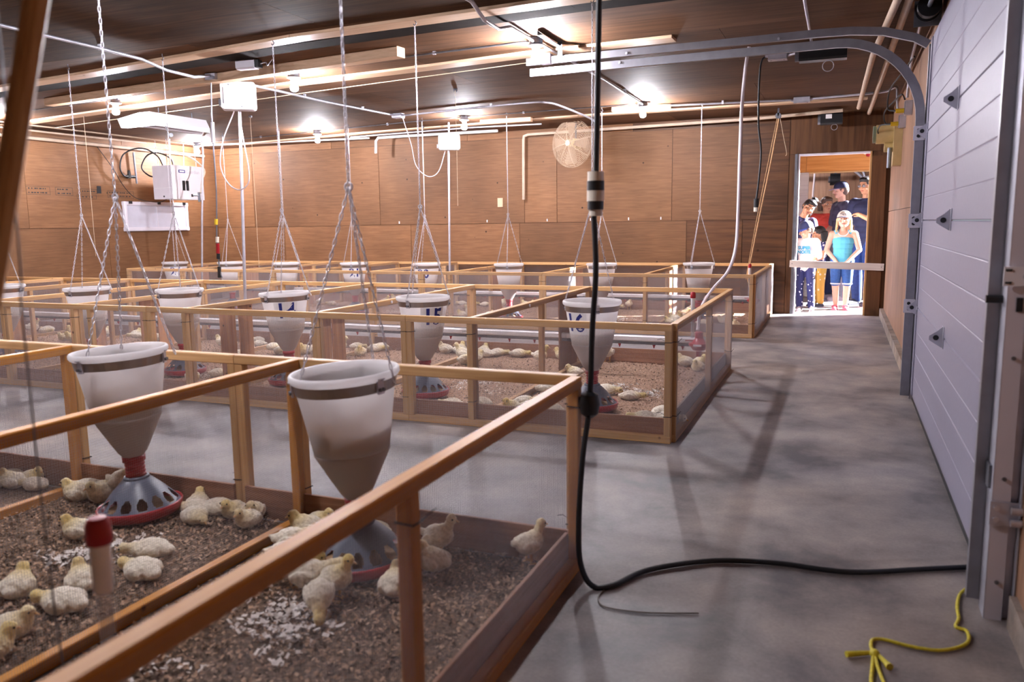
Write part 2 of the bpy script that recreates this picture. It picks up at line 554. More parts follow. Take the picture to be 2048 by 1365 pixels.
        b = len(s.v)
        s.lathe(prof, n, (0, 0, 0), mi, T)
        k = len(prof) - 1
        s.f += [tuple(b + i for i in range(n - 1, -1, -1)), tuple(b + k * n + i for i in range(n))]
        s.m += [mi, mi]
        return s
    def mesh(s, name, mats, smooth=False):
        me = bpy.data.meshes.new(name)
        me.from_pydata(s.v, [], s.f)
        for mm in (mats if isinstance(mats, (list, tuple)) else [mats]):
            me.materials.append(MATS[mm] if isinstance(mm, str) else mm)
        if any(s.m): me.polygons.foreach_set('material_index', s.m)
        if smooth: me.polygons.foreach_set('use_smooth', [True] * len(me.polygons))
        me.update()
        return me
    def build(s, name, mats, parent=None, smooth=False, loc=None):
        o = bpy.data.objects.new(name, s.mesh(name, mats, smooth))
        if loc is not None: o.location = loc
        return link(o, parent)

def obj(name, me, parent=None, loc=None, rot=None):
    o = bpy.data.objects.new(name, me)
    if loc is not None: o.location = loc
    if rot is not None: o.rotation_euler = rot
    return link(o, parent)

def sharp(o, ang=35):
    """smooth shading that keeps edges"""
    me = o.data if hasattr(o, 'data') else o
    me.polygons.foreach_set('use_smooth', [True] * len(me.polygons))
    me.set_sharp_from_angle(angle=math.radians(ang))
    return o

def crom(pts, k=6):
    """smooth curve through points"""
    P = [Vector(p) for p in pts]
    P = [P[0] * 2 - P[1]] + P + [P[-1] * 2 - P[-2]]
    out = []
    for i in range(1, len(P) - 2):
        a, b, c, d = P[i - 1:i + 3]
        for j in range(k):
            t = j / k
            out.append(0.5 * ((2 * b) + (c - a) * t + (2 * a - 5 * b + 4 * c - d) * t * t + (3 * b - a - 3 * c + d) * t ** 3))
    out.append(P[-2])
    return out

def np_mesh(name, V, F, mats, mi=None):
    me = bpy.data.meshes.new(name)
    V = np.asarray(V, np.float32); F = np.asarray(F, np.int32)
    k = F.shape[1]
    me.vertices.add(len(V)); me.vertices.foreach_set('co', V.ravel())
    me.loops.add(F.size); me.loops.foreach_set('vertex_index', F.ravel())
    me.polygons.add(len(F))
    me.polygons.foreach_set('loop_start', np.arange(0, F.size, k, dtype=np.int32))
    me.polygons.foreach_set('loop_total', np.full(len(F), k, np.int32))
    for mm in mats: me.materials.append(MATS[mm])
    if mi is not None: me.polygons.foreach_set('material_index', np.asarray(mi, np.int32))
    me.update(calc_edges=True)
    return me

def remeshed(mb, name, mats, voxel, smooth=3, parent=None):
    """overlapping solids -> one continuous skin"""
    me = mb.mesh(name, mats)
    o = bpy.data.objects.new(name + '_tmp', me)
    COL.objects.link(o)
    r = o.modifiers.new('r', 'REMESH'); r.mode = 'VOXEL'; r.voxel_size = voxel; r.use_smooth_shade = True
    if smooth:
        q = o.modifiers.new('s', 'SMOOTH'); q.iterations = smooth; q.factor = 0.5
    dg = bpy.context.evaluated_depsgraph_get()
    nm = bpy.data.meshes.new_from_object(o.evaluated_get(dg))
    nm.name = name
    bpy.data.objects.remove(o)
    bpy.data.meshes.remove(me)
    nm.polygons.foreach_set('use_smooth', [True] * len(nm.polygons))
    return nm

FONT_CACHE = {}
def text_mesh(txt, size, extrude=0.0005, bold=0.0):
    """flat lettering lying in XZ, centred, facing -Y"""
    cu = bpy.data.curves.new('t', 'FONT')
    cu.body = txt; cu.size = size; cu.align_x = 'CENTER'; cu.align_y = 'CENTER'
    cu.extrude = extrude; cu.offset = bold; cu.resolution_u = 3
    o = bpy.data.objects.new('t', cu)
    COL.objects.link(o)
    dg = bpy.context.evaluated_depsgraph_get()
    me = bpy.data.meshes.new_from_object(o.evaluated_get(dg))
    bpy.data.objects.remove(o); bpy.data.curves.remove(cu)
    me.transform(Matrix.Rotation(PI / 2, 4, 'X'))
    return me

# ================================================================== THE ROOM
ZC = 2.55          # ceiling height
YF = 11.0          # far wall
XL = -10.0         # left wall
XR = 0.52          # right wall

def struct(name, mb, mats, label, parent=None):
    o = mb.build(name, mats, parent)
    if parent is None:
        tag(o, label, name.split('_')[0], kind='structure')
    return o

struct('floor', MB().box((XL - 0.15, -2.6, -0.1), (XR + 0.5, YF + 0.12, 0)), 'concrete_floor', 'stained grey concrete floor of the barn')

SHEET_ME = {}
def sheet(parent, lo, hi, mat, gap=0.0035):
    """one plywood sheet, its own edges"""
    lo = Vector(lo); hi = Vector(hi)
    c = (lo + hi) / 2
    h = (hi - lo) / 2
    th = min(range(3), key=lambda i: h[i])
    for i in range(3):
        if i != th: h[i] -= gap
    key = (round(h.x, 3), round(h.y, 3), round(h.z, 3), mat)
    if key not in SHEET_ME:
        SHEET_ME[key] = MB().box(-h, h).mesh('plywood_sheet', mat)
    return obj('plywood_sheet', SHEET_ME[key], parent, c)

# far wall, with the doorway cut out of it
DX0, DX1, DZ = -0.555, 0.305, 2.04
mb = MB()
mb.box((XL - 0.15, YF + 0.012, 0), (DX0, YF + 0.12, ZC)).box((DX1, YF + 0.012, 0), (XR + 0.15, YF + 0.12, ZC)).box((DX0, YF + 0.012, DZ), (DX1, YF + 0.12, ZC))
wf = struct('wall_far', mb, 'plywood_dark', 'far wall clad in brown knotty plywood sheets')
def ywall(xs, z0, z1, mats):
    for (a, b), m in zip(zip(xs[:-1], xs[1:]), mats):
        sheet(wf, (a, YF, z0), (b, YF + 0.0115, z1), m)
P = 'plywood_wall_x'
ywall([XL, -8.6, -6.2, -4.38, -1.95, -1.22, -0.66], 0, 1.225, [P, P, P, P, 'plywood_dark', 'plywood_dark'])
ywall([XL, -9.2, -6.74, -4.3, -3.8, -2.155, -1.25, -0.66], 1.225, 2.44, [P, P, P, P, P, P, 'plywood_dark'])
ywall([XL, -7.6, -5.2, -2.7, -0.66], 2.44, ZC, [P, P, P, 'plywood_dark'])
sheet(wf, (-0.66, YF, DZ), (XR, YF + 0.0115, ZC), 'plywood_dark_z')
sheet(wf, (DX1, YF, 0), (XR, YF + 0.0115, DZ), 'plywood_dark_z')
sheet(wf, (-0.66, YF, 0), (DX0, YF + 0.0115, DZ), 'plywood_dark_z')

# left wall
wl = struct('wall_left', MB().box((XL - 0.12, -2.5, 0), (XL - 0.012, YF, ZC)), 'plywood_dark', 'left wall clad in plywood with printed grade stamps')
for ys, z0, z1 in (([-2.5, -1, 1.4, 3.84, 6.3, 8.73, YF], 0, 1.24), ([-2.5, 0.2, 2.6, 5.08, 7.5, 9.95, YF], 1.24, 2.46), ([-2.5, 1, 3.4, 6.9, 9.1, YF], 2.46, ZC)):
    for a, b in zip(ys[:-1], ys[1:]):
        sheet(wl, (XL - 0.0115, a, z0), (XL, b, z1), 'plywood_wall_y')

# back wall behind the camera
wb = struct('wall_back', MB().box((XL - 0.12, -2.62, 0), (XR + 0.12, -2.512, ZC)), 'plywood_dark', 'plywood back wall behind the viewer')
for i in range(5):
    x0 = XL + i * 2.1
    sheet(wb, (x0, -2.5115, 0), (x0 + 2.1, -2.5, 1.24), P)
    sheet(wb, (x0, -2.5115, 1.24), (x0 + 2.1, -2.5, ZC), P)

# right wall: plain stretch beyond the overhead door, header above it, stretch beside the camera
GY0, GY1, GZ = 2.78, 5.84, 2.30
mb = MB()
mb.box((XR + 0.012, GY1, 0), (XR + 0.13, YF + 0.12, ZC)).box((XR + 0.012, GY0, GZ), (XR + 0.13, GY1, ZC)).box((XR + 0.012, -2.5, 0), (XR + 0.13, GY0, ZC))
wr = struct('wall_right', mb, 'plywood_dark', 'right wall clad in pale plywood around the overhead door')
for ys, z0, z1 in (([GY1, 7.9, 9.75, YF], 0, 1.3), ([GY1, 7.35, 8.9, YF], 1.3, ZC)):
    for a, b in zip(ys[:-1], ys[1:]):
        sheet(wr, (XR, a, z0), (XR + 0.0115, b, z1), 'plywood_wall_z')
sheet(wr, (XR, GY0, GZ), (XR + 0.0115, GY1, ZC), 'plywood_dark')
for a, b in ((-2.5, 0.2), (0.2, GY0)):
    sheet(wr, (XR, a, 0), (XR + 0.0115, b, 1.3), 'plywood_wall_z')
    sheet(wr, (XR, a, 1.3), (XR + 0.0115, b, ZC), 'plywood_wall_z')
struct('baseboard_right', MB().box((XR - 0.045, GY1 + 0.14, 0), (XR, YF, 0.10)).box((XR - 0.02, -2.5, 0), (XR, 2.6, 0.10)), 'concrete_curb', 'low concrete curb along the foot of the right wall')
tag(bpy.data.objects['baseboard_right'], None, 'baseboard')

# ceiling: plywood sheets
ce = struct('ceiling', MB().box((XL - 0.15, -2.6, ZC + 0.012), (XR + 0.15, YF + 0.12, ZC + 0.1)), 'plywood_dark', 'low plywood ceiling with dark water stains')
ys = [-2.5, -1.3, -0.1, 1.12, 2.34, 3.56, 4.78, 6.0, 7.22, 8.44, 9.66, YF]
for j, (a, b) in enumerate(zip(ys[:-1], ys[1:])):
    xs = [XL] + [x for x in (np.arange(-9.4 + (j % 2) * 1.22, 0.3, 2.44))] + [XR]
    for c, d in zip(xs[:-1], xs[1:]):
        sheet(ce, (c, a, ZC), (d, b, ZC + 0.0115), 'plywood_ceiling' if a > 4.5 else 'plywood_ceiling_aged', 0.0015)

# battens and boards nailed across the ceiling, plus a dark strip for a slot's shade
def ceil_board(pts, wd, th, mat, label, name='ceiling_batten'):
    mb = MB()
    o = empty(name, (pts[0][0], pts[0][1], ZC - th))
    tag(o, label, 'batten', kind='structure')
    for a, b in zip(pts[:-1], pts[1:]):
        m2 = MB().bar(Vector((a[0], a[1], ZC - th / 2)) - o.location, Vector((b[0], b[1], ZC - th / 2)) - o.location, wd, th)
        m2.build('board', mat, o)
ceil_board([(XL + 0.02, 5.66), (-6.2, 5.26), (-3.65, 4.92), (-1.48, 4.82), (0.4, 4.80)], 0.15, 0.022, 'batten_x', 'pale pine batten crossing the whole ceiling nearest the viewer')
ceil_board([(XL + 0.02, 5.86), (-6.35, 5.46), (-3.85, 5.15), (-1.6, 5.0), (0.4, 4.98)], 0.20, 0.016, 'slot_shade', 'dark strip painted as a shaded slot right behind the nearest pale ceiling batten')  # flat strip, its dark colour paints the shade of a recess
ceil_board([(-7.6, 6.05), (-5.22, 5.78), (-3.16, 5.54)], 0.10, 0.075, 'batten_x', 'ceiling board ending in a cut end near the middle lamps', 'ceiling_board')
ceil_board([(XL + 0.02, 7.25), (-5.95, 6.6), (-4.7, 6.4), (-3.5, 6.3), (-2.3, 6.16), (-1.2, 6.12)], 0.16, 0.022, 'batten_x', 'pale ceiling batten just beyond the middle row of lamps')
ceil_board([(-9.0, 10.5), (-6.4, 10.12), (-3.1, 9.86), (0.2, 9.98)], 0.12, 0.022, 'batten_x', 'ceiling batten beyond the far row of lamps')
for x, y, l in ((-4.05, 9.72, 'short wood block fixed under the ceiling behind a lamp'), (-2.22, 9.42, 'short wood block fixed beside the rightmost far lamp')):
    o = MB().bar((-0.34, 0, 0), (0.34, 0.05, 0), 0.09, 0.05).build('wood_block', 'batten_x', None, loc=(x, y, ZC - 0.026))
    tag(o, l, 'wood block')

# ------------------------------------------------------------------ doorway in the far wall
d1 = empty('door_1', (DX0, YF, 0))
tag(d1, 'open doorway in the far wall with people standing in it', 'door', kind='structure')
def part(name, mb, mat, parent, smooth=False):
    """mesh given in world coordinates, put under a thing whose base is at parent.location (rotation 0)"""
    l = parent.location
    mb.v = [(p[0] - l.x, p[1] - l.y, p[2] - l.z) for p in mb.v]
    return mb.build(name, mat, parent, smooth)
part('jamb', MB().box((DX0, YF - 0.012, 0), (DX0 + 0.02, YF + 0.13, DZ)), 'frame_white', d1)
part('jamb', MB().box((DX1 - 0.02, YF - 0.012, 0), (DX1, YF + 0.13, DZ)), 'pine_z', d1)
part('door_head', MB().box((DX0 + 0.02, YF - 0.012, DZ - 0.02), (DX1 - 0.02, YF + 0.13, DZ)), 'frame_white', d1)
part('edge_strip', MB().box((DX0 - 0.035, YF - 0.03, 0), (DX0 - 0.004, YF - 0.0005, DZ)), 'galv_dark', d1)
part('casing', MB().box((DX1 + 0.002, YF - 0.03, 0), (XR - 0.05, YF - 0.0005, DZ - 0.06)), 'plywood_dark_z', d1)
gb = empty('door_bar', (-0.05, YF - 0.05, 0.63), 0, 'pale grey painted bar fixed across the open doorway', 'bar')
part('bar', MB().bar((-0.61, YF - 0.045, 0.655), (0.50, YF - 0.045, 0.615), 0.025, 0.088), 'white_board', gb)
for x, z in ((-0.58, 0.655), (0.47, 0.617)):
    part('screw', MB().cyl((x, YF - 0.061, z), (x, YF - 0.055, z), 0.006, n=8), 'galv_dark', gb)

# ------------------------------------------------------------------ lobby behind the doorway, open to daylight on its right
LY = 13.6
struct('floor_lobby', MB().box((-4.2, YF + 0.12, -0.1), (1.02, 22, 0)), 'concrete_floor', 'pale concrete floor behind the doorway')
tag(bpy.data.objects['floor_lobby'], None, 'floor')
struct('wall_lobby_left', MB().box((-1.75, YF + 0.12, 0), (-1.6, LY, 2.6)), 'white_board', 'white wall left of the people behind the doorway')
mb = MB().box((-1.6, LY, 0), (-0.52, LY + 0.12, 1.95)).box((0.72, LY, 0), (0.95, LY + 0.12, 1.95)).box((-1.6, LY, 2.26), (0.95, LY + 0.12, 2.6))
struct('wall_lobby_back', mb, 'white_board', 'pale wall behind the people beside the second opening')
tag(bpy.data.objects['wall_lobby_back'], None, 'wall')
tag(bpy.data.objects['wall_lobby_left'], None, 'wall')
tb = empty('lintel_beam', (0, LY, 1.95), 0, 'orange timber beam above the second opening behind the people', 'beam')
part('beam', MB().bar((-1.6, LY + 0.03, 2.105), (-0.56, LY + 0.03, 2.105), 0.16, 0.305), 'door_timber', tb)
part('beam', MB().bar((-0.557, LY + 0.03, 2.105), (0.95, LY + 0.03, 2.105), 0.16, 0.305), 'door_timber', tb)
part('trim_strip', MB().box((-0.52, LY - 0.06, 1.93), (0.72, LY - 0.05, 1.95)), 'pine_x', tb)
mb = MB().box((0.95, YF + 0.12, 0), (1.02, 11.45, 2.6)).box((0.95, 13.45, 0), (1.02, LY + 0.12, 2.6)).box((0.95, 11.45, 2.5), (1.02, 13.45, 2.6))
struct('wall_lobby_right', mb, 'white_board', 'pale wall right of the people with an outside opening')
tag(bpy.data.objects['wall_lobby_right'], None, 'wall')
struct('ceiling_lobby', MB().box((-4.2, YF + 0.12, 2.6), (1.02, 22, 2.68)), 'plywood_wall_x', 'plywood ceiling behind the doorway')
tag(bpy.data.objects['ceiling_lobby'], None, 'ceiling')
wc = struct('wall_corridor', MB().box((-4.2, LY + 0.12, 0), (-4.1, 19.5, 2.6)).box((0.92, LY + 0.12, 0), (1.02, 19.5, 2.6)).box((-4.2, 19.5, 0), (1.02, 19.6, 2.6)), 'plywood_dark', 'brown plywood walls of the room seen past the people')
tag(wc, None, 'wall')
for i, (a, b) in enumerate(((-4.1, -1.9), (-1.9, -0.25), (-0.25, 0.92))):
    sheet(wc, (a, 19.485, 0), (b, 19.4985, 1.25), 'plywood_wall_z')
    sheet(wc, (a, 19.485, 1.25), (b, 19.4985, 2.6), 'plywood_wall_z')
struct('ground_outside', MB().box((1.02, 6, -0.12), (30, 26, -0.02)), 'concrete_curb', 'gravel yard outside the lobby')
tag(bpy.data.objects['ground_outside'], None, 'ground')

# things seen through the doorway behind the people
o = empty('dome_lamp', (0.30, 12.55, 2.13), 0, 'white domed lamp at the top right corner of the doorway', 'lamp')
sharp(MB().lathe([(0.02, 0.0), (0.06, -0.01), (0.10, 0.02), (0.12, 0.07), (0.115, 0.10), (0.05, 0.14), (0.001, 0.15)], 24).build('shade', 'enamel_white', o))
MB().cyl((0, 0, 0.14), (0, 0, 0.47), 0.01).build('stem', 'galv_dark', o)
sharp(MB().lathe([(0.001, -0.05), (0.03, -0.04), (0.035, 0.0), (0.02, 0.03)], 16).build('holder', 'plastic_red', o))
o = empty('hanging_blower', (-0.16, 16.6, 1.97), 0, 'small dark blower hanging behind the capped man', 'blower')
sharp(MB().cyl((-0.09, 0, 0), (0.09, 0, 0), 0.11, n=20).build('housing', 'plastic_black', o))
MB().box((-0.02, -0.02, 0.1), (0.02, 0.02, 0.63)).build('hanger', 'galv_dark', o)
sharp(MB().cyl((-0.12, 0, 0), (-0.09, 0, 0), 0.06, n=16).build('inlet', 'galv_dark', o))
o = empty('water_hose', (-0.72, 17.5, 1.4), 0, 'looped white hose hanging behind the leaning woman', 'hose')
MB().tube(crom([(-0.03, 0, -1.0), (-0.02, 0, 0.2), (0.0, 0, 0.9), (0.08, 0, 1.0), (0.16, 0, 0.85), (0.14, 0, 0.2), (0.12, 0, -0.6)]), 0.018).build('hose', 'hose_clear', o)
o = empty('corridor_track', (0.3, 17.2, 2.2), 0, 'curved steel door track far behind the bespectacled man', 'track')
for dz in (0, 0.13):
    MB().tube(crom([(-0.75, 0, 0.2 - dz), (-0.35, 0, 0.18 - dz), (-0.05, 0, 0.02 - dz), (0.08, 0, -0.25 - dz), (0.1, 0, -1.2)]), 0.028, 6).build('rail', 'galvanized', o)
o = empty('corridor_pipe', (-0.4, 18.9, 2.28), 0, 'brown pipe under the ceiling of the room past the people', 'pipe')
MB().cyl((-2.5, 0, 0), (1.2, 0, 0), 0.03).build('pipe', 'pvc_dusty', o)

# ------------------------------------------------------------------ overhead sectional door
d2 = empty('door_2', (0.477, 2.72, 0))
tag(d2, 'white sectional overhead door on the right', 'door', kind='structure')
DL = 3.17
def section(z0, z1, grooves=2):
    """one door section: embossed horizontal lines on its face"""
    h = z1 - z0
    pr = [(0.0, 0.004)]
    for k in range(1, 4):
        zc = h * k / 4
        if k == 2: 
            pr += [(0.0, zc - 0.005), (0.0025, zc), (0.0, zc + 0.005)]
        else:
            pr += [(0.0, zc - 0.004), (0.002, zc), (0.0, zc + 0.004)]
    pr += [(0.0, h - 0.004), (0.006, h), (0.040, h), (0.040, 0), (0.006, 0)]
    n = len(pr)
    vs = [(x, 0, z) for x, z in pr] + [(x, DL, z) for x, z in pr]
    fs = [(i, n + i, n + (i + 1) % n, (i + 1) % n) for i in range(n)] + [tuple(range(n)), tuple(range(2 * n - 1, n - 1, -1))]
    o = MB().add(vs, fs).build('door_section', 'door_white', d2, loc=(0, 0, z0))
    return o
def hinge(sec, y, z):
    """leaf on the door with a pointed ear standing out into the room"""
    h = MB().box((-0.004, -0.03, -0.05), (-0.0005, 0.03, 0.055))
    a = [(-0.004, 0, -0.05), (-0.004, 0, 0.055), (-0.030, 0, 0.03), (-0.062, 0, 0.008), (-0.062, 0, -0.012), (-0.03, 0, -0.034)]
    b = [(p[0], 0.005, p[2]) for p in a]
    n = len(a)
    h.add(a + b, [tuple(range(n)), tuple(range(2 * n - 1, n - 1, -1))] + [(i, n + i, n + (i + 1) % n, (i + 1) % n) for i in range(n)])
    h.build('hinge', 'galvanized', sec, loc=(0, y, z))
    MB().cyl((-0.032, -0.004, 0), (-0.032, -0.0005, 0), 0.013, n=12).build('hinge_hole', 'plastic_black', sec, loc=(0, y, z))
zs = [0.03, 0.626, 1.193, 1.755, 2.34]
for i in range(4):
    s = section(zs[i] + 0.001, zs[i + 1] - 0.001)
    if i > 0:
        hinge(s, 1.63, 0)
        hinge(s, 3.11, 0)
    for y in (0.03, DL - 0.06):
        MB().box((-0.006, y - 0.03, 0.01), (-0.0005, y + 0.05, zs[i + 1] - zs[i] - 0.014)).build('end_stile', 'door_white', s)
part('bottom_seal', MB().box((0.48, 2.73, 0.001), (0.52, 5.88, 0.032)), 'rubber_black', d2)

def sweep_c(path, wd, dp, th, y0, flip):
    """C-channel swept along a path in the XZ plane; open side toward flip*Y"""
    N = len(path)
    sec = [(-wd / 2, 0), (wd / 2, 0), (wd / 2, dp), (wd / 2 - th * 3, dp), (wd / 2 - th * 3, dp - th), (wd / 2 - th, dp - th), (wd / 2 - th, th), (-wd / 2 + th, th), (-wd / 2 + th, dp - th), (-wd / 2 + th * 3, dp - th), (-wd / 2 + th * 3, dp), (-wd / 2, dp)]
    k = len(sec)
    vs = []
    for i, p in enumerate(path):
        a = path[max(0, i - 1)]; b = path[min(N - 1, i + 1)]
        t = Vector((b[0] - a[0], 0, b[1] - a[1])).normalized()
        n = Vector((-t.z, 0, t.x))
        for u, v in sec:
            q = Vector((p[0], y0 + flip * v, p[1])) + n * u
            vs.append(q)
    fs = []
    for i in range(N - 1):
        for j in range(k):
            fs.append((i * k + j, i * k + (j + 1) % k, (i + 1) * k + (j + 1) % k, (i + 1) * k + j))
    fs += [tuple(range(k)), tuple(range((N - 1) * k, N * k))]
    return MB().add(vs, fs)

def arc(cx, cz, r, a0, a1, n=12):
    return [(cx + r * math.cos(math.radians(a0 + (a1 - a0) * i / n)), cz + r * math.sin(math.radians(a0 + (a1 - a0) * i / n))) for i in range(n + 1)]

def door_track(y, flip, label, extra):
    t = empty('door_track', (0.44, y, 0), 0, label, 'door track')
    lower = [(0.437, 0.02), (0.437, 1.80)] + arc(-0.08, 1.84, 0.517, 0, 90) + [(-1.0, 2.352), (-2.25, 2.345)]
    part('lower_rail', sweep_c(lower, 0.055, 0.03, 0.002, y, flip), 'track_steel', t)
    upper = [(0.46, 2.30), (0.38, 2.35)] + [(0.2, 2.405), (0.0, 2.428), (-0.2, 2.432), (-1.0, 2.428), (-2.28, 2.425)]
    part('upper_rail', sweep_c(upper, 0.05, 0.03, 0.002, y, flip), 'track_steel', t)
    # perforated angle hanger at the inner end
    h = MB()
    h.box((-2.02, y - 0.02, 2.44), (-1.985, y - 0.017, ZC)).box((-2.02, y - 0.02, 2.44), (-2.017, y + 0.015, ZC))
    h.box((-2.04, y - 0.40, ZC - 0.035), (-2.0, y + 0.05, ZC - 0.032)).box((-2.04, y - 0.40, ZC - 0.035), (-2.037, y + 0.05, ZC - 0.002))
    part('ceiling_hanger', h, 'galv_dark', t)
    h = MB()
    for k in range(7):
        yy = y - 0.36 + k * 0.06
        h.box((-2.028, yy, ZC - 0.0352), (-2.012, yy + 0.02, ZC - 0.0349))
    part('punched_slots', h, 'slot_black', t)
    part('stop_block', MB().box((-2.16, y - 0.03, 2.40), (-2.08, y + 0.045, 2.47)), 'frame_white', t)
    for x in (-1.55, -1.5, -0.45):
        part('bolt', MB().cyl((x, y - 0.008, 2.36 + (0.06 if x > -1.52 else 0)), (x, y, 2.36 + (0.06 if x > -1.52 else 0)), 0.009, n=8), 'galvanized', t)
    # wall angle behind the vertical run
    part('wall_angle', MB().box((0.465, y - 0.002 if flip > 0 else y - 0.05, 0), (0.469, y + 0.05 if flip > 0 else y + 0.002, 2.3)).box((0.465, y - 0.002, 0), (0.52, y + 0.002, 2.3)), 'galvanized', t)
    for z in (0.63, 1.19, 1.75) if y > 4 else ():
        m2 = MB().box((0.40, y - 0.012, z - 0.045), (0.468, y - 0.006, z + 0.045))
        p = part('roller_bracket', m2, 'frame_white', t)
        for dz in (-0.018, 0.018):
            MB().cyl((0.0 - 0.01, -0.02, z + dz), (-0.01, -0.012, z + dz), 0.011, n=10).build('bolt', 'plastic_black', p)
    return t
tf = door_track(5.90, 1, 'steel overhead track curving up from the far side of the white door', 0)
tn = door_track(2.73, 1, 'steel upright track at the near side of the white door', 0)
# near upright: broad painted angle post with brackets and latch
jp = empty('door_jamb_post', (0.46, 2.64, 0), 0, 'tall grey steel post at the near edge of the white door', 'post')
part('front_flange', MB().box((0.447, 2.640, 0.0), (0.492, 2.645, 2.42)), 'frame_white', jp)
part('side_flange', MB().box((0.444, 2.640, 0.0), (0.447, 2.726, 2.42)), 'galvanized', jp)
for z in (0.12, 0.44, 0.80, 1.3, 1.7):
    part('screw', MB().cyl((0.472, 2.634, z), (0.472, 2.64, z), 0.006, n=8), 'galv_dark', jp)
for z, h in ((1.036, 0.055),):
    b = part('strike_plate', MB().box((0.43, 2.626, z - h / 2), (0.519, 2.632, z + h / 2)), 'enamel_white', jp)
    MB().cyl((0.025, -0.02, z), (0.025, -0.0145, z), 0.009, n=12).build('bolt', 'galvanized', b)
    MB().cyl((0.045, -0.018, z), (0.045, -0.0145, z), 0.005, n=10).build('hole', 'slot_black', b)
    for dz in (-0.018, 0.018):
        MB().box((-0.026, -0.016, z + dz - 0.003), (-0.010, -0.0142, z + dz + 0.003)).build('slot', 'slot_black', b)
part('outer_channel', MB().box((0.494, 2.660, 0.0), (0.518, 2.664, 2.40)).box((0.494, 2.664, 0.0), (0.497, 2.70, 2.40)).box((0.515, 2.62, 0.0), (0.518, 2.66, 2.40)), 'galvanized', jp)
part('latch_slot', MB().box((0.468, 2.636, 0.935), (0.484, 2.6398, 0.975)), 'slot_black', jp)
part('latch_bar', MB().bar((0.40, 2.70, 0.965), (0.444, 2.70, 0.965), 0.02, 0.022, ch=0.008), 'plastic_black', jp)
b = part('roller_carrier', MB().box((0.44, 2.630, 0.30), (0.519, 2.636, 0.372)), 'galvanized', jp)
for dz in (0.318, 0.354):
    sharp(MB().cyl((0.03, -0.03, dz), (0.059, -0.03, dz), 0.011, n=14).build('roller', 'chain_metal', b))
    MB().cyl((-0.004, -0.016, dz), (-0.004, -0.01, dz), 0.008, n=10).build('bolt', 'chain_metal', b)
part('side_bracket', MB().box((0.436, 2.67, 0.40), (0.444, 2.72, 0.47)), 'galv_dark', jp)

# torsion shaft, drum and spring above the door
ts = empty('torsion_shaft', (0.43, 5.4, 2.47), 0, 'dark spring shaft with cable drum above the white door', 'spring shaft')
part('shaft', MB().cyl((0.43, 2.7, 2.47), (0.43, 5.85, 2.47), 0.014), 'galv_dark', ts)
sharp(part('cable_drum', MB().cyl((0.43, 5.60, 2.47), (0.43, 5.66, 2.47), 0.066, n=24).cyl((0.43, 5.66, 2.47), (0.43, 5.72, 2.47), 0.055, n=24).cyl((0.43, 5.72, 2.47), (0.43, 5.73, 2.47), 0.07, n=24), 'plastic_black', ts))
sp = []
for i in range(200):
    a = i * PI / 4
    sp.append((0.43 + 0.028 * math.cos(a), 3.6 + i * 0.0085, 2.47 + 0.028 * math.sin(a)))
part('spring', MB().tube(sp, 0.004, 4), 'plastic_black', ts)
for y in (2.74, 5.80):
    part('bearing_plate', MB().box((0.36, y, 2.39), (0.515, y + 0.006, 2.545)), 'galv_dark', ts)

# ================================================================== PENS
ME = {}
def cached(key, fn):
    if key not in ME: ME[key] = fn()
    return ME[key]

def wire_mesh(L, H0, H1, cell=0.0078, r=0.00024):
    """square hardware cloth, every wire a real thin prism"""
    V, F = [], []
    nx = int(L / cell); nz = int((H1 - H0) / cell)
    xs = np.linspace(0, L, nx + 1); zs = np.linspace(H0, H1, nz + 1)
    sec = np.array([(-r, -r), (r, -r), (r, r), (-r, r)])
    def bars(n, A, B, axis):
        P = np.zeros((n, 2, 4, 3), np.float32)
        for e, E in enumerate((A, B)):
            P[:, e, :, :] = E[:, None, :]
        if axis == 'z':
            P[:, :, :, 0] += sec[None, None, :, 0]; P[:, :, :, 1] += sec[None, None, :, 1] + r
        else:
            P[:, :, :, 2] += sec[None, None, :, 0]; P[:, :, :, 1] += sec[None, None, :, 1] - r
        idx = np.arange(n)[:, None, None] * 8 + np.array([[0, 1, 5, 4], [1, 2, 6, 5], [2, 3, 7, 6], [3, 0, 4, 7]])[None]
        return P.reshape(-1, 3), idx.reshape(-1, 4)
    z3 = lambda x, z: np.stack([x, np.zeros_like(x), z], 1)
    V1, F1 = bars(len(xs), z3(xs, np.full_like(xs, H0)), z3(xs, np.full_like(xs, H1)), 'z')
    V2, F2 = bars(len(zs), z3(np.zeros_like(zs), zs), z3(np.full_like(zs, L), zs), 'x')
    return np_mesh('wire_mesh', np.concatenate([V1, V2]), np.concatenate([F1, F2 + len(V1)]), ['wire_mesh'])

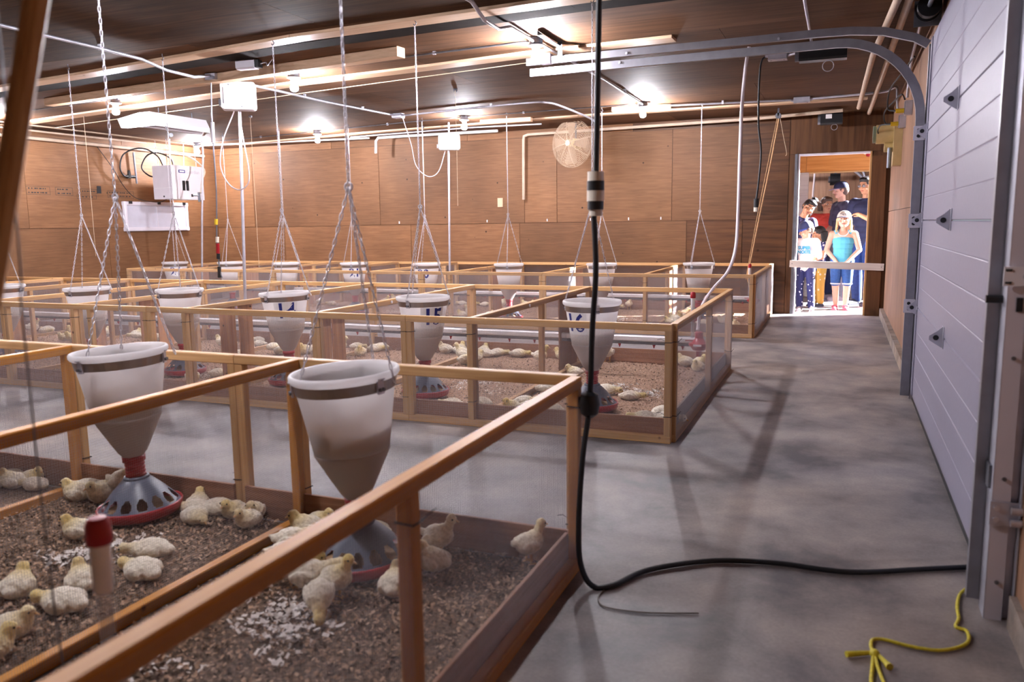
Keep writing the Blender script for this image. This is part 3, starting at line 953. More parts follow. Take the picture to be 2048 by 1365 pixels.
def pen_panel(p0, p1, H, posts, label, group, pine='pine', kick='board_brown', inner=1, boards=(), ring=None, ties=True, name='pen_panel'):
    p0 = Vector((p0[0], p0[1], 0)); p1 = Vector((p1[0], p1[1], 0))
    d = p1 - p0
    L = d.length
    t = empty(name, p0, math.atan2(d.y, d.x), label, 'fence panel', group)
    Lk = round(L, 3)
    obj('top_rail', cached(('tr', Lk, pine), lambda: MB().bar((0.002, 0, 0), (L - 0.002, 0, 0), 0.04, 0.038).mesh('top_rail', pine + '_x')), t, (0, 0, H - 0.019))
    obj('bottom_rail', cached(('br', Lk, pine), lambda: MB().bar((0.002, 0, 0), (L - 0.002, 0, 0), 0.04, 0.04).mesh('bottom_rail', pine + '_x')), t, (0, 0, 0.0205))
    pm = cached(('post', H, pine), lambda: MB().bar((0, 0, 0.0415), (0, 0, H - 0.0385), 0.038, 0.038).mesh('post', pine + '_z'))
    for x in posts:
        o = obj('post', pm, t, (x, 0, 0))
    m = obj('wire_mesh', cached(('wm', Lk, H), lambda: wire_mesh(L - 0.01, 0.012, H - 0.012)), t, (0.005, -inner * 0.0215, 0))
    m['kind'] = 'stuff'
    if kick:
        obj('kick_board', cached(('kb', Lk, kick), lambda: MB().bar((0.03, 0, 0), (L - 0.03, 0, 0), 0.014, 0.13, ch=0.002).mesh('kick_board', kick + '_x')), t, (0, inner * 0.028, 0.068))
    for a, b, ax in boards:
        obj('plywood_board', cached(('bd', round(b - a, 3), H, ax), lambda: MB().box((-(b - a) / 2, -0.005, -(H - 0.06) / 2), ((b - a) / 2, 0.005, (H - 0.06) / 2)).mesh('plywood_board', ax)), t, ((a + b) / 2, inner * 0.026, 0.04 + (H - 0.06) / 2))
    if ties:
        tm = cached('tie', lambda: MB().tube([(0.021, 0.021, 0), (-0.021, 0.021, 0.002), (-0.021, -0.024, 0), (0.021, -0.024, -0.002)], 0.0022, 5, closed=True).tube([(0.02, -0.024, 0), (0.05, -0.034, 0.012), (0.07, -0.03, 0.008)], 0.0016, 4).mesh('zip_tie', 'tie_black'))
        for i, x in enumerate(posts):
            obj('zip_tie', tm, t, (x, 0, H - 0.10))
            if i % 2 == 0:
                obj('zip_tie', tm, t, (x, 0, 0.15))
    if ring is not None:
        obj('marker_ring', cached('ring', lambda: MB().lathe([(0.004, -0.003), (0.011, -0.003), (0.011, 0.003), (0.004, 0.003)], 16, closed=True, M=Matrix.Rotation(PI / 2, 4, 'X')).mesh('marker_ring', 'enamel_white')), t, (ring, -inner * 0.0245, H - 0.02))
    return t

ROWS = {
    'near': dict(y0=0.147, y1=2.587, H=0.685, div=[-0.82, -1.99, -3.24, -4.5, -5.7], nm='nearest pen row'),
    'mid': dict(y0=4.263, y1=6.703, H=0.66, div=[-0.82, -2.02, -3.13, -4.22, -5.30, -6.34, -7.40, -8.45, -9.47], nm='middle pen row'),
    'far': dict(y0=8.542, y1=10.92, H=0.66, div=[-0.82, -1.95, -3.13, -4.31, -5.38, -6.40, -7.45, -8.47, -9.47], nm='far pen row'),
}
ORD = ['first', 'second', 'third', 'fourth', 'fifth', 'sixth', 'seventh', 'eighth', 'ninth', 'tenth', 'eleventh', 'twelfth', 'thirteenth', 'fourteenth', 'fifteenth', 'sixteenth', 'seventeenth', 'eighteenth', 'nineteenth', 'twentieth', 'twenty-first', 'twenty-second', 'twenty-third', 'twenty-fourth', 'twenty-fifth', 'twenty-sixth']
BREAKS = {
    ('near', 'back'): [-0.82, -2.30, -4.50, -5.70],
    ('mid', 'front'): [-0.82, -2.45, -4.56, -6.05, -7.90, -9.47],
    ('mid', 'back'): [-0.82, -3.16, -5.45, -7.40, -9.47],
    ('far', 'front'): [-0.82, -3.13, -4.69, -6.90, -9.47],
    ('far', 'back'): [-0.82, -3.2, -5.6, -8.0, -9.47],
}
for rk, R in ROWS.items():
    pine = 'pine_orange' if rk == 'near' else 'pine'  # near row takes the pine with dim light painted in
    H = R['H']
    for side in ('front', 'back'):
        br = BREAKS.get((rk, side))
        if not br: continue
        y = R['y0'] if side == 'front' else R['y1']
        for i, (a, b) in enumerate(zip(br[:-1], br[1:])):
            ps = [0.0195, (a - b) - 0.0195]
            for x in R['div'][1:-1]:
                q = a - x
                if 0.12 < q < (a - b) - 0.12: ps.append(q)
            if (rk, side, i) == ('mid', 'front', 2): ps.append(0.57)
            # panel runs toward -X; its inner side faces into the pen
            lab = '%s fence panel from the right along the %s of the %s' % (ORD[i], 'aisle-facing front' if side == 'front' else 'back', R['nm'])
            pen_panel((a, y), (b, y), H, ps, lab, 'pen fence panels', 'pine', 'board_brown', inner=-1 if side == 'front' else 1, name='fence_panel')
    for i, x in enumerate(R['div']):
        y0, y1 = R['y0'] + 0.022, R['y1'] - 0.022
        if i == len(R['div']) - 1 and rk != 'far': 
            pass
        L = y1 - y0
        if i == 0:
            posts = {'near': [0.02, 0.62, 1.51, L - 0.02], 'mid': [0.02, 1.28, L - 0.02], 'far': [0.02, 1.2, L - 0.02]}[rk]
            if rk == 'near':
                posts = [0.02, 0.35, 1.235, L - 0.02]
            lab = 'right end fence panel of the %s beside the walkway' % R['nm']
            pen_panel((x, y0), (x, y1), H, posts, lab, 'pen fence panels', pine, 'board_grey' if rk == 'mid' else 'board_brown', inner=1, name='fence_panel')
        else:
            boards = ()
            if rk == 'mid':
                boards = {1: ((1.67, 2.12, 'board_brown_z'),), 2: ((0.04, 0.18, 'ply_piece_z'), (0.20, 0.34, 'ply_piece_z')), 3: ((0.34, 0.50, 'ply_piece_z'), (0.54, 0.69, 'ply_piece_z')), 4: ((0.61, 0.76, 'ply_piece_z'), (0.79, 0.94, 'ply_piece_z')), 5: ((0.79, 0.96, 'ply_piece_z'), (0.99, 1.15, 'ply_piece_z'))}.get(i, ((0.95, 1.12, 'ply_piece_z'),))
            if rk == 'far':
                boards = ((1.3, 1.6, 'ply_piece_z'),)
            lab = '%s divider from the right inside the %s' % (ORD[i - 1], R['nm'])
            pen_panel((x, y0), (x, y1), H, [0.02, L - 0.02] if rk == 'near' else [0.02, L / 2, L - 0.02], lab, 'pen dividers', pine, None, inner=1, boards=boards, ring=0.9 if rk == 'mid' else None, ties=False, name='pen_divider')

# ------------------------------------------------------------------ litter
def litter(x0, x1, y0, y1, step, nfl, clumps, mat, label, seed):
    g = np.random.default_rng(seed)
    nx = max(2, int((x1 - x0) / step)); ny = max(2, int((y1 - y0) / step))
    X, Y = np.meshgrid(np.linspace(x0, x1, nx), np.linspace(y0, y1, ny))
    Z = 0.018 + g.normal(0, 0.0035, X.shape) + 0.006 * np.sin(X * 9 + seed) * np.cos(Y * 7 + seed * 2)
    Z[0, :] = Z[-1, :] = 0.004; Z[:, 0] = Z[:, -1] = 0.004
    V = np.stack([X.ravel(), Y.ravel(), np.maximum(Z.ravel(), 0.003)], 1)
    i = np.arange(nx * ny).reshape(ny, nx)
    F = np.stack([i[:-1, :-1].ravel(), i[:-1, 1:].ravel(), i[1:, 1:].ravel(), i[1:, :-1].ravel()], 1)
    mi = np.zeros(len(F), int)
    # wood-shaving flakes
    C = np.stack([g.uniform(x0 + 0.02, x1 - 0.02, nfl), g.uniform(y0 + 0.02, y1 - 0.02, nfl), g.uniform(0.02, 0.032, nfl)], 1)
    cm = g.choice([1, 2, 3], nfl, p=[0.5, 0.26, 0.24])
    sz = g.uniform(0.003, 0.0075, nfl)
    for cx, cy, rad, k in clumps:
        th = g.uniform(0, 2 * PI, k); rr = 1.5 * rad * g.uniform(0, 1, k) ** 0.7 * (1 + 0.5 * np.sin(th * 3 + cx * 40))
        C2 = np.stack([cx + rr * np.cos(th) * 1.35, cy + rr * np.sin(th), g.uniform(0.022, 0.042, k)], 1)
        C = np.concatenate([C, C2]); cm = np.concatenate([cm, np.full(k, 4)]); sz = np.concatenate([sz, g.uniform(0.004, 0.011, k)])
    n = len(C)
    C[:, 0] = np.clip(C[:, 0], x0 + 0.01, x1 - 0.01); C[:, 1] = np.clip(C[:, 1], y0 + 0.01, y1 - 0.01)
    a = g.uniform(0, 2 * PI, n); tl = g.normal(0, 0.45, n); tw = g.normal(0, 0.45, n)
    U = np.stack([np.cos(a) * np.cos(tl), np.sin(a) * np.cos(tl), np.sin(tl)], 1) * sz[:, None]
    W = np.stack([-np.sin(a) * np.cos(tw), np.cos(a) * np.cos(tw), np.sin(tw)], 1) * (sz * g.uniform(0.35, 0.8, n))[:, None]
    Q = np.stack([C - U - W, C + U - W, C + U + W, C - U + W], 1).reshape(-1, 3)
    Q[:, 2] = np.maximum(Q[:, 2], 0.012)
    FQ = np.arange(4 * n).reshape(-1, 4) + len(V)
    me = np_mesh('litter_bed', np.concatenate([V, Q]), np.concatenate([F, FQ]), [mat, 'flake_brown', 'flake_tan', 'flake_dark', 'flake_white'], np.concatenate([mi, cm]))
    o = obj('litter_bed', me)
    tag(o, label, 'litter', 'litter beds in the pens', 'stuff')
    return o

CL = {('near', 0): [(-1.44, 1.75, 0.07, 170), (-1.53, 1.84, 0.06, 130), (-1.74, 1.92, 0.05, 60), (-1.77, 2.03, 0.04, 40), (-1.51, 1.9, 0.05, 60), (-1.7, 1.5, 0.06, 80), (-1.81, 1.82, 0.05, 50), (-1.39, 1.86, 0.04, 40), (-1.2, 1.35, 0.07, 60)],
      ('near', 1): [(-2.49, 1.98, 0.06, 120), (-2.49, 2.07, 0.05, 70), (-2.56, 1.91, 0.05, 90), (-2.42, 2.14, 0.04, 40), (-2.9, 1.6, 0.06, 60)],
      ('mid', 0): [(-1.27, 5.42, 0.07, 120), (-1.16, 5.36, 0.05, 60), (-1.45, 5.57, 0.06, 80), (-1.0, 4.9, 0.04, 20)],
      ('mid', 1): [(-2.49, 5.22, 0.08, 100), (-2.39, 5.35, 0.07, 80), (-2.25, 5.05, 0.05, 40)],
      ('mid', 3): [(-4.66, 4.92, 0.07, 80), (-5.11, 5.0, 0.06, 50)], ('mid', 5): [(-7.13, 5.65, 0.08, 80), (-6.82, 5.74, 0.07, 80)],
      ('far', 2): [(-4.1, 9.83, 0.12, 120)], ('far', 3): [(-4.5, 9.5, 0.1, 80)], ('far', 1): [(-2.5, 9.6, 0.12, 120)], ('far', 0): [(-1.3, 10.2, 0.1, 80)], ('far', 4): [(-5.64, 9.62, 0.12, 90)]}
for rk, R in ROWS.items():
    n = len(R['div']) - 1
    for i in range(n):
        xa, xb = R['div'][i + 1] + 0.045, R['div'][i] - 0.045
        step, nf = (0.02, 17000) if rk == 'near' and i < 2 else ((0.035, 3200) if rk == 'mid' else (0.06, 1300))
        litter(xa, xb, R['y0'] + 0.05, R['y1'] - 0.05, step, nf, CL.get((rk, i), []), 'litter_near' if rk == 'near' else 'litter',
               'brown wood-shaving litter in the %s pen from the right, %s' % (ORD[i], R['nm']), 11 + i + len(rk) * 7)

# ================================================================== FEEDERS
def hopper_r(z):      # outer radius of the hopper at height z (0.41 .. 0.68)
    t = (z - 0.41) / 0.27
    return 0.137 + t * 0.05

def feeder_meshes():
    M = {}
    o = [(hopper_r(0.41) - 0.006, 0.41)] + [(hopper_r(0.41 + 0.245 * k / 6), 0.412 + 0.243 * k / 6) for k in range(7)]
    o += [(0.193, 0.660), (0.199, 0.668), (0.199, 0.680), (0.194, 0.686), (0.184, 0.684), (0.180, 0.672)]
    o += [(hopper_r(0.41 + 0.24 * k / 5) - 0.005, 0.415 + 0.24 * k / 5) for k in range(5, -1, -1)] + [(0.10, 0.413)]
    M['hopper'] = MB().lathe(o, 48).mesh('hopper', 'hopper_white', True)
    M['cone'] = MB().lathe([(0.138, 0.416), (0.1385, 0.41), (0.132, 0.398), (0.095, 0.33), (0.060, 0.268), (0.045, 0.252), (0.045, 0.236), (0.036, 0.236), (0.036, 0.252), (0.10, 0.345), (0.13, 0.40)], 40).mesh('cone', 'cone_grey', True)
    M['feed'] = MB().lathe([(0.001, 0.535), (0.06, 0.53), (0.11, 0.51), (0.142, 0.49), (0.138, 0.43), (0.001, 0.43)], 32).mesh('feed_heap', 'feed_brown', True)
    bz = 0.622
    M['band'] = MB().lathe([(hopper_r(bz) + 0.001, bz), (hopper_r(bz) + 0.004, bz), (hopper_r(bz + 0.034) + 0.004, bz + 0.034), (hopper_r(bz + 0.034) + 0.001, bz + 0.034)], 48, closed=True).mesh('steel_band', 'steel_band', False)
    b = MB().box((-0.014, -0.004, -0.022), (0.014, 0.004, 0.028)).box((-0.014, 0.0, 0.024), (0.014, 0.012, 0.028))
    M['bracket'] = b.mesh('hanger_bracket', 'galvanized')
    M['bolt'] = MB().cyl((0, 0, 0), (0, 0.009, 0), 0.006, n=8).mesh('bolt', 'galv_dark')
    pr = [(0.036, 0.150)]
    for k in range(5):
        z = 0.152 + k * 0.015
        pr += [(0.042, z), (0.042, z + 0.008), (0.039, z + 0.009), (0.039, z + 0.013)]
    pr += [(0.048, 0.228), (0.048, 0.250), (0.040, 0.250), (0.036, 0.15)]
    M['neck'] = MB().lathe(pr, 28).mesh('neck', 'plastic_red', True)
    # hood with petal-shaped feeding windows
    W, NA, NS = 14, 12, 22
    prof = []
    for j in range(NS + 1):
        t = j / NS
        r = 0.050 + 0.122 * (t ** 1.15)
        z = 0.158 - 0.118 * (t ** 1.35)
        prof.append((r, z))
    n = W * NA
    vs = []
    for r, z in prof:
        for i in range(n):
            ph = 2 * PI * i / n
            lob = 1 + 0.0
            vs.append((r * math.cos(ph), r * math.sin(ph), z))
    fs = []
    for j in range(NS):
        for i in range(n):
            u = ((i + 0.5) % NA) / NA - 0.5
            t = (j + 0.5) / NS
            hole = False
            if 0.62 < t < 0.93:
                wd = 0.36 * min(1, ((t - 0.62) / 0.18)) ** 0.55
                if t > 0.80: wd = 0.36 * math.sqrt(max(0, 1 - ((t - 0.80) / 0.13) ** 2))
                hole = abs(u) < wd
            if not hole:
                fs.append((j * n + i, j * n + (i + 1) % n, (j + 1) * n + (i + 1) % n, (j + 1) * n + i))
    hd = MB().add(vs, fs)
    hd.lathe([(0.052, 0.150), (0.056, 0.158), (0.052, 0.166), (0.044, 0.166)], 28)
    M['hood'] = hd.mesh('hood', 'pan_grey', True)
    M['pan'] = MB().lathe([(0.001, 0.008), (0.09, 0.006), (0.155, 0.006), (0.172, 0.016), (0.180, 0.046), (0.176, 0.052), (0.171, 0.046), (0.160, 0.022), (0.12, 0.02), (0.001, 0.05)], 48).mesh('pan', 'plastic_red', True)
    M['pan_feed'] = MB().lathe([(0.163, 0.026), (0.10, 0.034), (0.04, 0.07), (0.001, 0.08)], 32).mesh('feed_ring', 'feed_brown', True)
    return M
FM = feeder_meshes()

def bend_on_hopper(me, z0, dr):
    """wrap a flat XZ sheet round the hopper wall, centred on local -Y"""
    for v in me.vertices:
        z = z0 + v.co.z
        r = hopper_r(z) + dr - v.co.y
        a = -PI / 2 + v.co.x / hopper_r(z0)
        v.co = (r * math.cos(a), r * math.sin(a), z)
    me.update()

def plate_mesh():
    vs, fs = [], []
    n = 10
    for i in range(n + 1):
        x = -0.088 + 0.176 * i / n
        for z in (-0.066, 0.066):
            vs.append((x, 0, z))
    fs = [(2 * i, 2 * i + 2, 2 * i + 3, 2 * i + 1) for i in range(n)]
    return MB().add(vs, fs).mesh('number_plate', 'paper_white')

def feeder(x, y, label, num=None, ang=0.0, tilt=(0, 0), spin=0.0):
    t = empty('hanging_feeder', (x, y, 0.028), 0, label, 'feeder', 'hanging feeders')
    t.rotation_euler = (tilt[0], tilt[1], 0)
    t.scale = (0.93, 0.93, 1.02)
    h = obj('hopper', FM['hopper'], t)
    obj('feed_heap', FM['feed'], h)
    obj('cone', FM['cone'], t)
    bd = obj('steel_band', FM['band'], t)
    for k in range(3):
        a = spin + k * 2 * PI / 3
        r = hopper_r(0.64) + 0.009
        br = obj('hanger_bracket', FM['bracket'], t, (r * math.cos(a), r * math.sin(a), 0.64), (0, 0, a - PI / 2))
        for dx in (-0.007, 0.007):
            obj('bolt', FM['bolt'], br, (dx, 0.003, -0.008))
    obj('neck', FM['neck'], t)
    obj('hood', FM['hood'], t)
    p = obj('pan', FM['pan'], t)
    obj('feed_ring', FM['pan_feed'], p)
    if num:
        toward = math.atan2(-y, -x) + PI / 2 + ang      # local -Y turned to the viewer side
        pm = plate_mesh(); bend_on_hopper(pm, 0.553, 0.0015)
        o = obj('number_plate', pm, t, None, (0, 0, toward))
        tm = text_mesh(num, 0.150, 0.0004, 0.004)
        tm.materials.clear(); tm.materials.append(MATS['ink_blue'])
        bend_on_hopper(tm, 0.553, 0.0028)
        obj('number', tm, o)
        tag(o, 'white card with blue number ' + num)
    return t

def link_geo(mb, c, d, side, L=0.024, W=0.013, r=0.0021):
    """one oval chain link centred at c, long axis d"""
    up = d.cross(side).normalized()
    a = L / 2 - W / 2 + r
    pts = []
    for k in range(10):
        th = 2 * PI * k / 10
        x = (W / 2 - r) * math.cos(th); y = (W / 2 - r) * math.sin(th) + (a if math.sin(th) > 0.01 else (-a if math.sin(th) < -0.01 else 0))
        pts.append(c + side * x + d * y)
    mb.tube(pts, r, 4, closed=True)

def chain_strand(p0, p1, pitch=0.0215):
    mb = MB()
    p0, p1 = Vector(p0), Vector(p1)
    d = (p1 - p0)
    n = max(2, int(d.length / pitch))
    d.normalize()
    s0 = d.cross(Vector((0.3, 0.9, 0.1))).normalized()
    s1 = d.cross(s0).normalized()
    for i in range(n):
        link_geo(mb, p0 + (p1 - p0) * ((i + 0.5) / n), d, s0 if i % 2 else s1)
    return mb

SPLIT = 1.33
CH_MAIN = chain_strand((0, 0, SPLIT), (0, 0, ZC - 0.05)).mesh('main_chain', 'chain_metal', True)
CH_LEG = chain_strand((0.186, 0, 0.70), (0, 0, SPLIT)).mesh('chain_leg', 'chain_metal', True)
CH_HOOK = MB().tube(crom([(0, 0, ZC), (0, 0, ZC - 0.02), (0.012, 0, ZC - 0.035), (0, 0, ZC - 0.05), (-0.01, 0, ZC - 0.04)], 5), 0.003, 6).mesh('ceiling_hook', 'galv_dark')
CH_RING = MB().tube([(0.014 * math.cos(a), 0, SPLIT + 0.014 * math.sin(a)) for a in np.linspace(0, 2 * PI, 14)[:-1]], 0.003, 6, closed=True).mesh('ring', 'chain_metal')
def chain(x, y, label, spin):
    t = empty('hanging_chain', (x, y, 0), 0, label, 'chain', 'feeder chains')
    obj('main_chain', CH_MAIN, t)
    obj('ceiling_hook', CH_HOOK, t)
    obj('ring', CH_RING, t)
    for k in range(3):
        obj('chain_leg', CH_LEG, t, None, (0, 0, spin + k * 2 * PI / 3))

FEED = [  # x, y, ref, number, plate angle, tilt, spin
    (-1.495, 2.25, 'in the nearest pen at the right front', None, 0, (0.03, -0.05), 3.9),
    (-2.65, 2.36, 'in the second pen of the nearest row', None, 0, (0.02, -0.05), 0.45),
    (-3.80, 2.34, 'cut off by the left edge in the nearest row', None, 0, (0, 0.0), 0.3),
    (-1.43, 4.80, 'in the rightmost pen of the middle row, marked 16', '16', -0.75, (0, 0), 1.0),
    (-2.64, 4.82, 'second from the right in the middle row, marked 15', '15', 0.42, (0, 0), 4.6),
    (-3.83, 4.88, 'third from the right in the middle row, marked 14', '14', 0.02, (0.0, -0.03), 0.35),
    (-4.93, 4.94, 'with no number, just left of feeder 14', None, 0, (0, 0), 4.4),
    (-5.90, 4.90, 'with no number, second to the left of feeder 14', None, 0, (0, -0.02), 0.6),
    (-7.02, 4.94, 'at the left edge of the middle row', None, 0, (0, 0), 0.3),
    (-1.55, 9.60, 'in the rightmost pen of the far row', None, 0, (0, 0), 0.2),
    (-2.67, 9.36, 'in the second pen from the right, far row', None, 0, (0, 0), 4.4),
    (-3.80, 9.16, 'in the third pen from the right, far row, unnumbered', None, 0, (0, 0), 2.9),
    (-4.95, 9.15, 'fourth from the right in the far row, marked 20', '20', -0.25, (0, 0), 4.5),
    (-6.08, 9.20, 'fifth from the right in the far row, marked 21', '21', 0.05, (0, 0), 3.0),
    (-7.12, 9.10, 'with no number, next to feeder 21 on its left', None, 0, (0, 0), 0.3),
    (-8.18, 9.20, 'with no number, next to feeder 24 on its right', None, 0, (0, 0), 3.0),
    (-9.13, 9.10, 'marked 24 at the left end of the far row', '24', 0.0, (0, 0), 3.4),
]
for x, y, ref, num, ang, tilt, spin in FEED:
    feeder(x, y, 'white feeder with red pan ' + ref, num, ang, tilt, spin)
    chain(x, y, 'hanging chain of the feeder ' + ref, spin)

# ================================================================== WATER LINES
def water_line(y, z, x0, x1, label, zcap):
    t = empty('water_line', (x0, y, z), 0, label, 'water line', 'nipple water lines')
    sharp(part('support_rail', MB().bar((x1, y, z + 0.034), (x0, y, z + 0.034), 0.034, 0.044, ch=0.008), 'pvc_white', t))
    part('drinker_pipe', MB().bar((x1, y, z), (x0, y, z), 0.022, 0.022, ch=0.004), 'galv_dark', t)
    nm = cached('nipple', lambda: MB().cyl((0, 0, -0.012), (0, 0, -0.022), 0.011, n=8).cyl((0, 0, -0.022), (0, 0, -0.038), 0.007, 0.005, n=8).mesh('nipple', 'plastic_red'))
    x = x0 - 0.12
    while x > x1 + 0.05:
        obj('nipple', nm, t, (x - x0, 0, 0))
        x -= 0.27 if int(x * 10) % 2 else 0.22
    # red regulator, breather tube and cap at the walkway end
    rg = MB().lathe([(0.001, -0.045), (0.045, -0.04), (0.062, -0.015), (0.075, -0.005), (0.075, 0.012), (0.05, 0.022), (0.03, 0.05), (0.03, 0.09), (0.022, 0.10), (0.001, 0.10)], 24).cyl((0.0, 0, 0.03), (-0.10, 0, 0.03), 0.018, n=12).cyl((0, 0, -0.05), (0, 0, -0.09), 0.02, n=12)
    o = rg.build('regulator', 'plastic_red', t, loc=(0.0, 0, 0.005))
    sharp(o)
    MB().box((-0.03, -0.0765, -0.004), (0.03, -0.0735, 0.01)).build('regulator_label', 'paper_white', o)
    sharp(MB().cyl((-0.05, 0, 0.03), (-0.05, 0, zcap - z - 0.13), 0.012, n=12).build('breather_tube', 'tube_clear', t))
    sharp(MB().lathe([(0.012, zcap - z - 0.13), (0.015, zcap - z - 0.125), (0.0165, zcap - z - 0.04)], 16, (-0.05, 0, 0)).build('tube_sleeve', 'pvc_white', t))
    sharp(MB().lathe([(0.019, zcap - z - 0.045), (0.021, zcap - z - 0.04), (0.020, zcap - z - 0.012), (0.014, zcap - z), (0.001, zcap - z + 0.002)], 16, (-0.05, 0, 0)).build('breather_cap', 'plastic_red', t))
    return t
water_line(0.90, 0.30, -1.06, -5.6, 'water line with a red breather cap in the nearest pens', 0.735)
water_line(6.02, 0.285, -0.96, -9.4, 'white and grey drinker line with red nipples through the middle pen row', 0.685)
water_line(9.72, 0.275, -0.93, -9.4, 'white and grey drinker line with red nipples through the far pen row', 0.71)
o = empty('breather_cap', (-8.72, 10.0, 0.62), 0, 'small red and white breather cap by the feeder marked 24', 'cap')
sharp(MB().lathe([(0.014, -0.62), (0.014, 0.02), (0.02, 0.022), (0.02, 0.05), (0.012, 0.065), (0.001, 0.066)], 14).build('tube', 'pvc_white', o))
sharp(MB().lathe([(0.0205, 0.02), (0.021, 0.05), (0.013, 0.067), (0.001, 0.068)], 14).build('cap', 'plastic_red', o))

# ================================================================== CHICKS
def chick_kind(kind):
    """one continuous downy body per pose (local +x is forward); returns meshes and part spots"""
    mb = MB()
    if kind == 'u':      # upright, alert
        leg = 0.045
        mb.ell((0, 0, leg + 0.038), (0.058, 0.044, 0.044)); mb.ell((0.022, 0, leg + 0.044), (0.042, 0.040, 0.044))
        mb.ell((-0.05, 0, leg + 0.046), (0.026, 0.018, 0.014)); mb.cap((-0.05, 0, leg + 0.048), (-0.070, 0, leg + 0.056), 0.014, 0.007)
        mb.cap((0.036, 0, leg + 0.056), (0.052, 0, leg + 0.098), 0.024, 0.017); hc = (0.058, 0, leg + 0.108)
        hd = (1, 0, -0.1)
    elif kind == 'f':    # reaching forward into the feeder
        leg = 0.038
        mb.ell((0, 0, leg + 0.036), (0.064, 0.044, 0.042)); mb.ell((-0.05, 0, leg + 0.04), (0.028, 0.024, 0.02)); mb.cap((-0.055, 0, leg + 0.044), (-0.078, 0, leg + 0.05), 0.013, 0.007)
        mb.cap((0.04, 0, leg + 0.048), (0.082, 0, leg + 0.066), 0.025, 0.019); hc = (0.096, 0, leg + 0.066)
        hd = (0.9, 0, -0.4)
    elif kind == 'p':    # pecking at the ground
        leg = 0.042
        mb.ell((0, 0, leg + 0.036), (0.060, 0.048, 0.046)); mb.ell((0.02, 0, leg + 0.03), (0.048, 0.045, 0.042)); mb.ell((-0.05, 0, leg + 0.05), (0.026, 0.02, 0.016))
        mb.cap((0.042, 0, leg + 0.026), (0.074, 0, leg - 0.006), 0.027, 0.019); hc = (0.084, 0, leg - 0.014)
        hd = (0.5, 0, -0.8)
    elif kind == 's':    # squatting, neck drawn in
        leg = 0.0
        mb.ell((0, 0, 0.038), (0.058, 0.050, 0.041)); mb.ell((0.018, 0, 0.042), (0.042, 0.043, 0.040)); mb.ell((-0.046, 0, 0.038), (0.026, 0.024, 0.018))
        mb.cap((0.036, 0, 0.052), (0.046, 0, 0.072), 0.028, 0.023); hc = (0.050, 0, 0.080)
        hd = (1, 0, -0.15)
    else:                # lying flat, head stretched low
        leg = 0.0
        mb.ell((0, 0, 0.032), (0.066, 0.052, 0.035)); mb.ell((-0.05, 0, 0.028), (0.032, 0.030, 0.02)); mb.cap((-0.055, 0, 0.028), (-0.082, 0.004, 0.032), 0.016, 0.008)
        mb.cap((0.044, 0, 0.034), (0.076, 0.006, 0.036), 0.023, 0.018); hc = (0.088, 0.008, 0.036)
        hd = (1, 0.1, -0.25)
    for s in (-1, 1):    # folded wings
        mb.ell((-0.008, s * 0.043, leg + (0.038 if kind != 'l' else 0.03)), (0.040, 0.010, 0.022))
    mb.ell(hc, (0.022, 0.020, 0.0205))
    hdv = Vector(hd).normalized()
    hcv = Vector(hc)
    body = remeshed(mb, 'body', ['chick_down'], 0.0042, 2)
    # ruffle the down
    at = body.attributes.new('down', 'FLOAT', 'POINT')
    vals = []
    for v in body.vertices:
        p = v.co
        d = noise.noise(p * 60) * 0.0022 + noise.noise(p * 130) * 0.0012
        v.co = p + v.normal * d
        q = 1.0 - min(1.0, max(0.0, ((p - hcv).length - 0.012) / 0.075))
        vals.append(q)
    at.data.foreach_set('value', vals)
    body.update()
    q = Vector((1, 0, 0)).rotation_difference(hdv).to_matrix().to_4x4()
    T = Matrix.Translation(hcv) @ q
    beak = MB().cap((0.018, 0, -0.002), (0.032, 0, -0.006), 0.0058, 0.0016, 8, M=T).mesh('beak', 'chick_beak', True)
    eye = MB()
    for s in (-1, 1): eye.ell((0.010, s * 0.0178, 0.005), 0.0036, 8, 6, M=T)
    eyes = eye.mesh('eyes', 'eye_black', True)
    legs = []
    if leg:
        for s in (-1, 1):
            lm = MB().cap((-0.004, s * 0.018, leg + 0.012), (0.004, s * 0.019, leg * 0.5), 0.009, 0.005, 8).cap((0.004, s * 0.019, leg * 0.5), (0.0, s * 0.02, 0.006), 0.0045, 0.0035, 8)
            for a in (-0.5, 0, 0.5):
                lm.cap((0.0, s * 0.02, 0.005), (0.028 * math.cos(a), s * 0.02 + 0.028 * math.sin(a), 0.0035), 0.0034, 0.002, 6)
            lm.cap((0, s * 0.02, 0.005), (-0.014, s * 0.02, 0.0035), 0.003, 0.002, 6)
            legs.append(lm.mesh('leg', 'chick_leg', True))
    return body, beak, eyes, legs

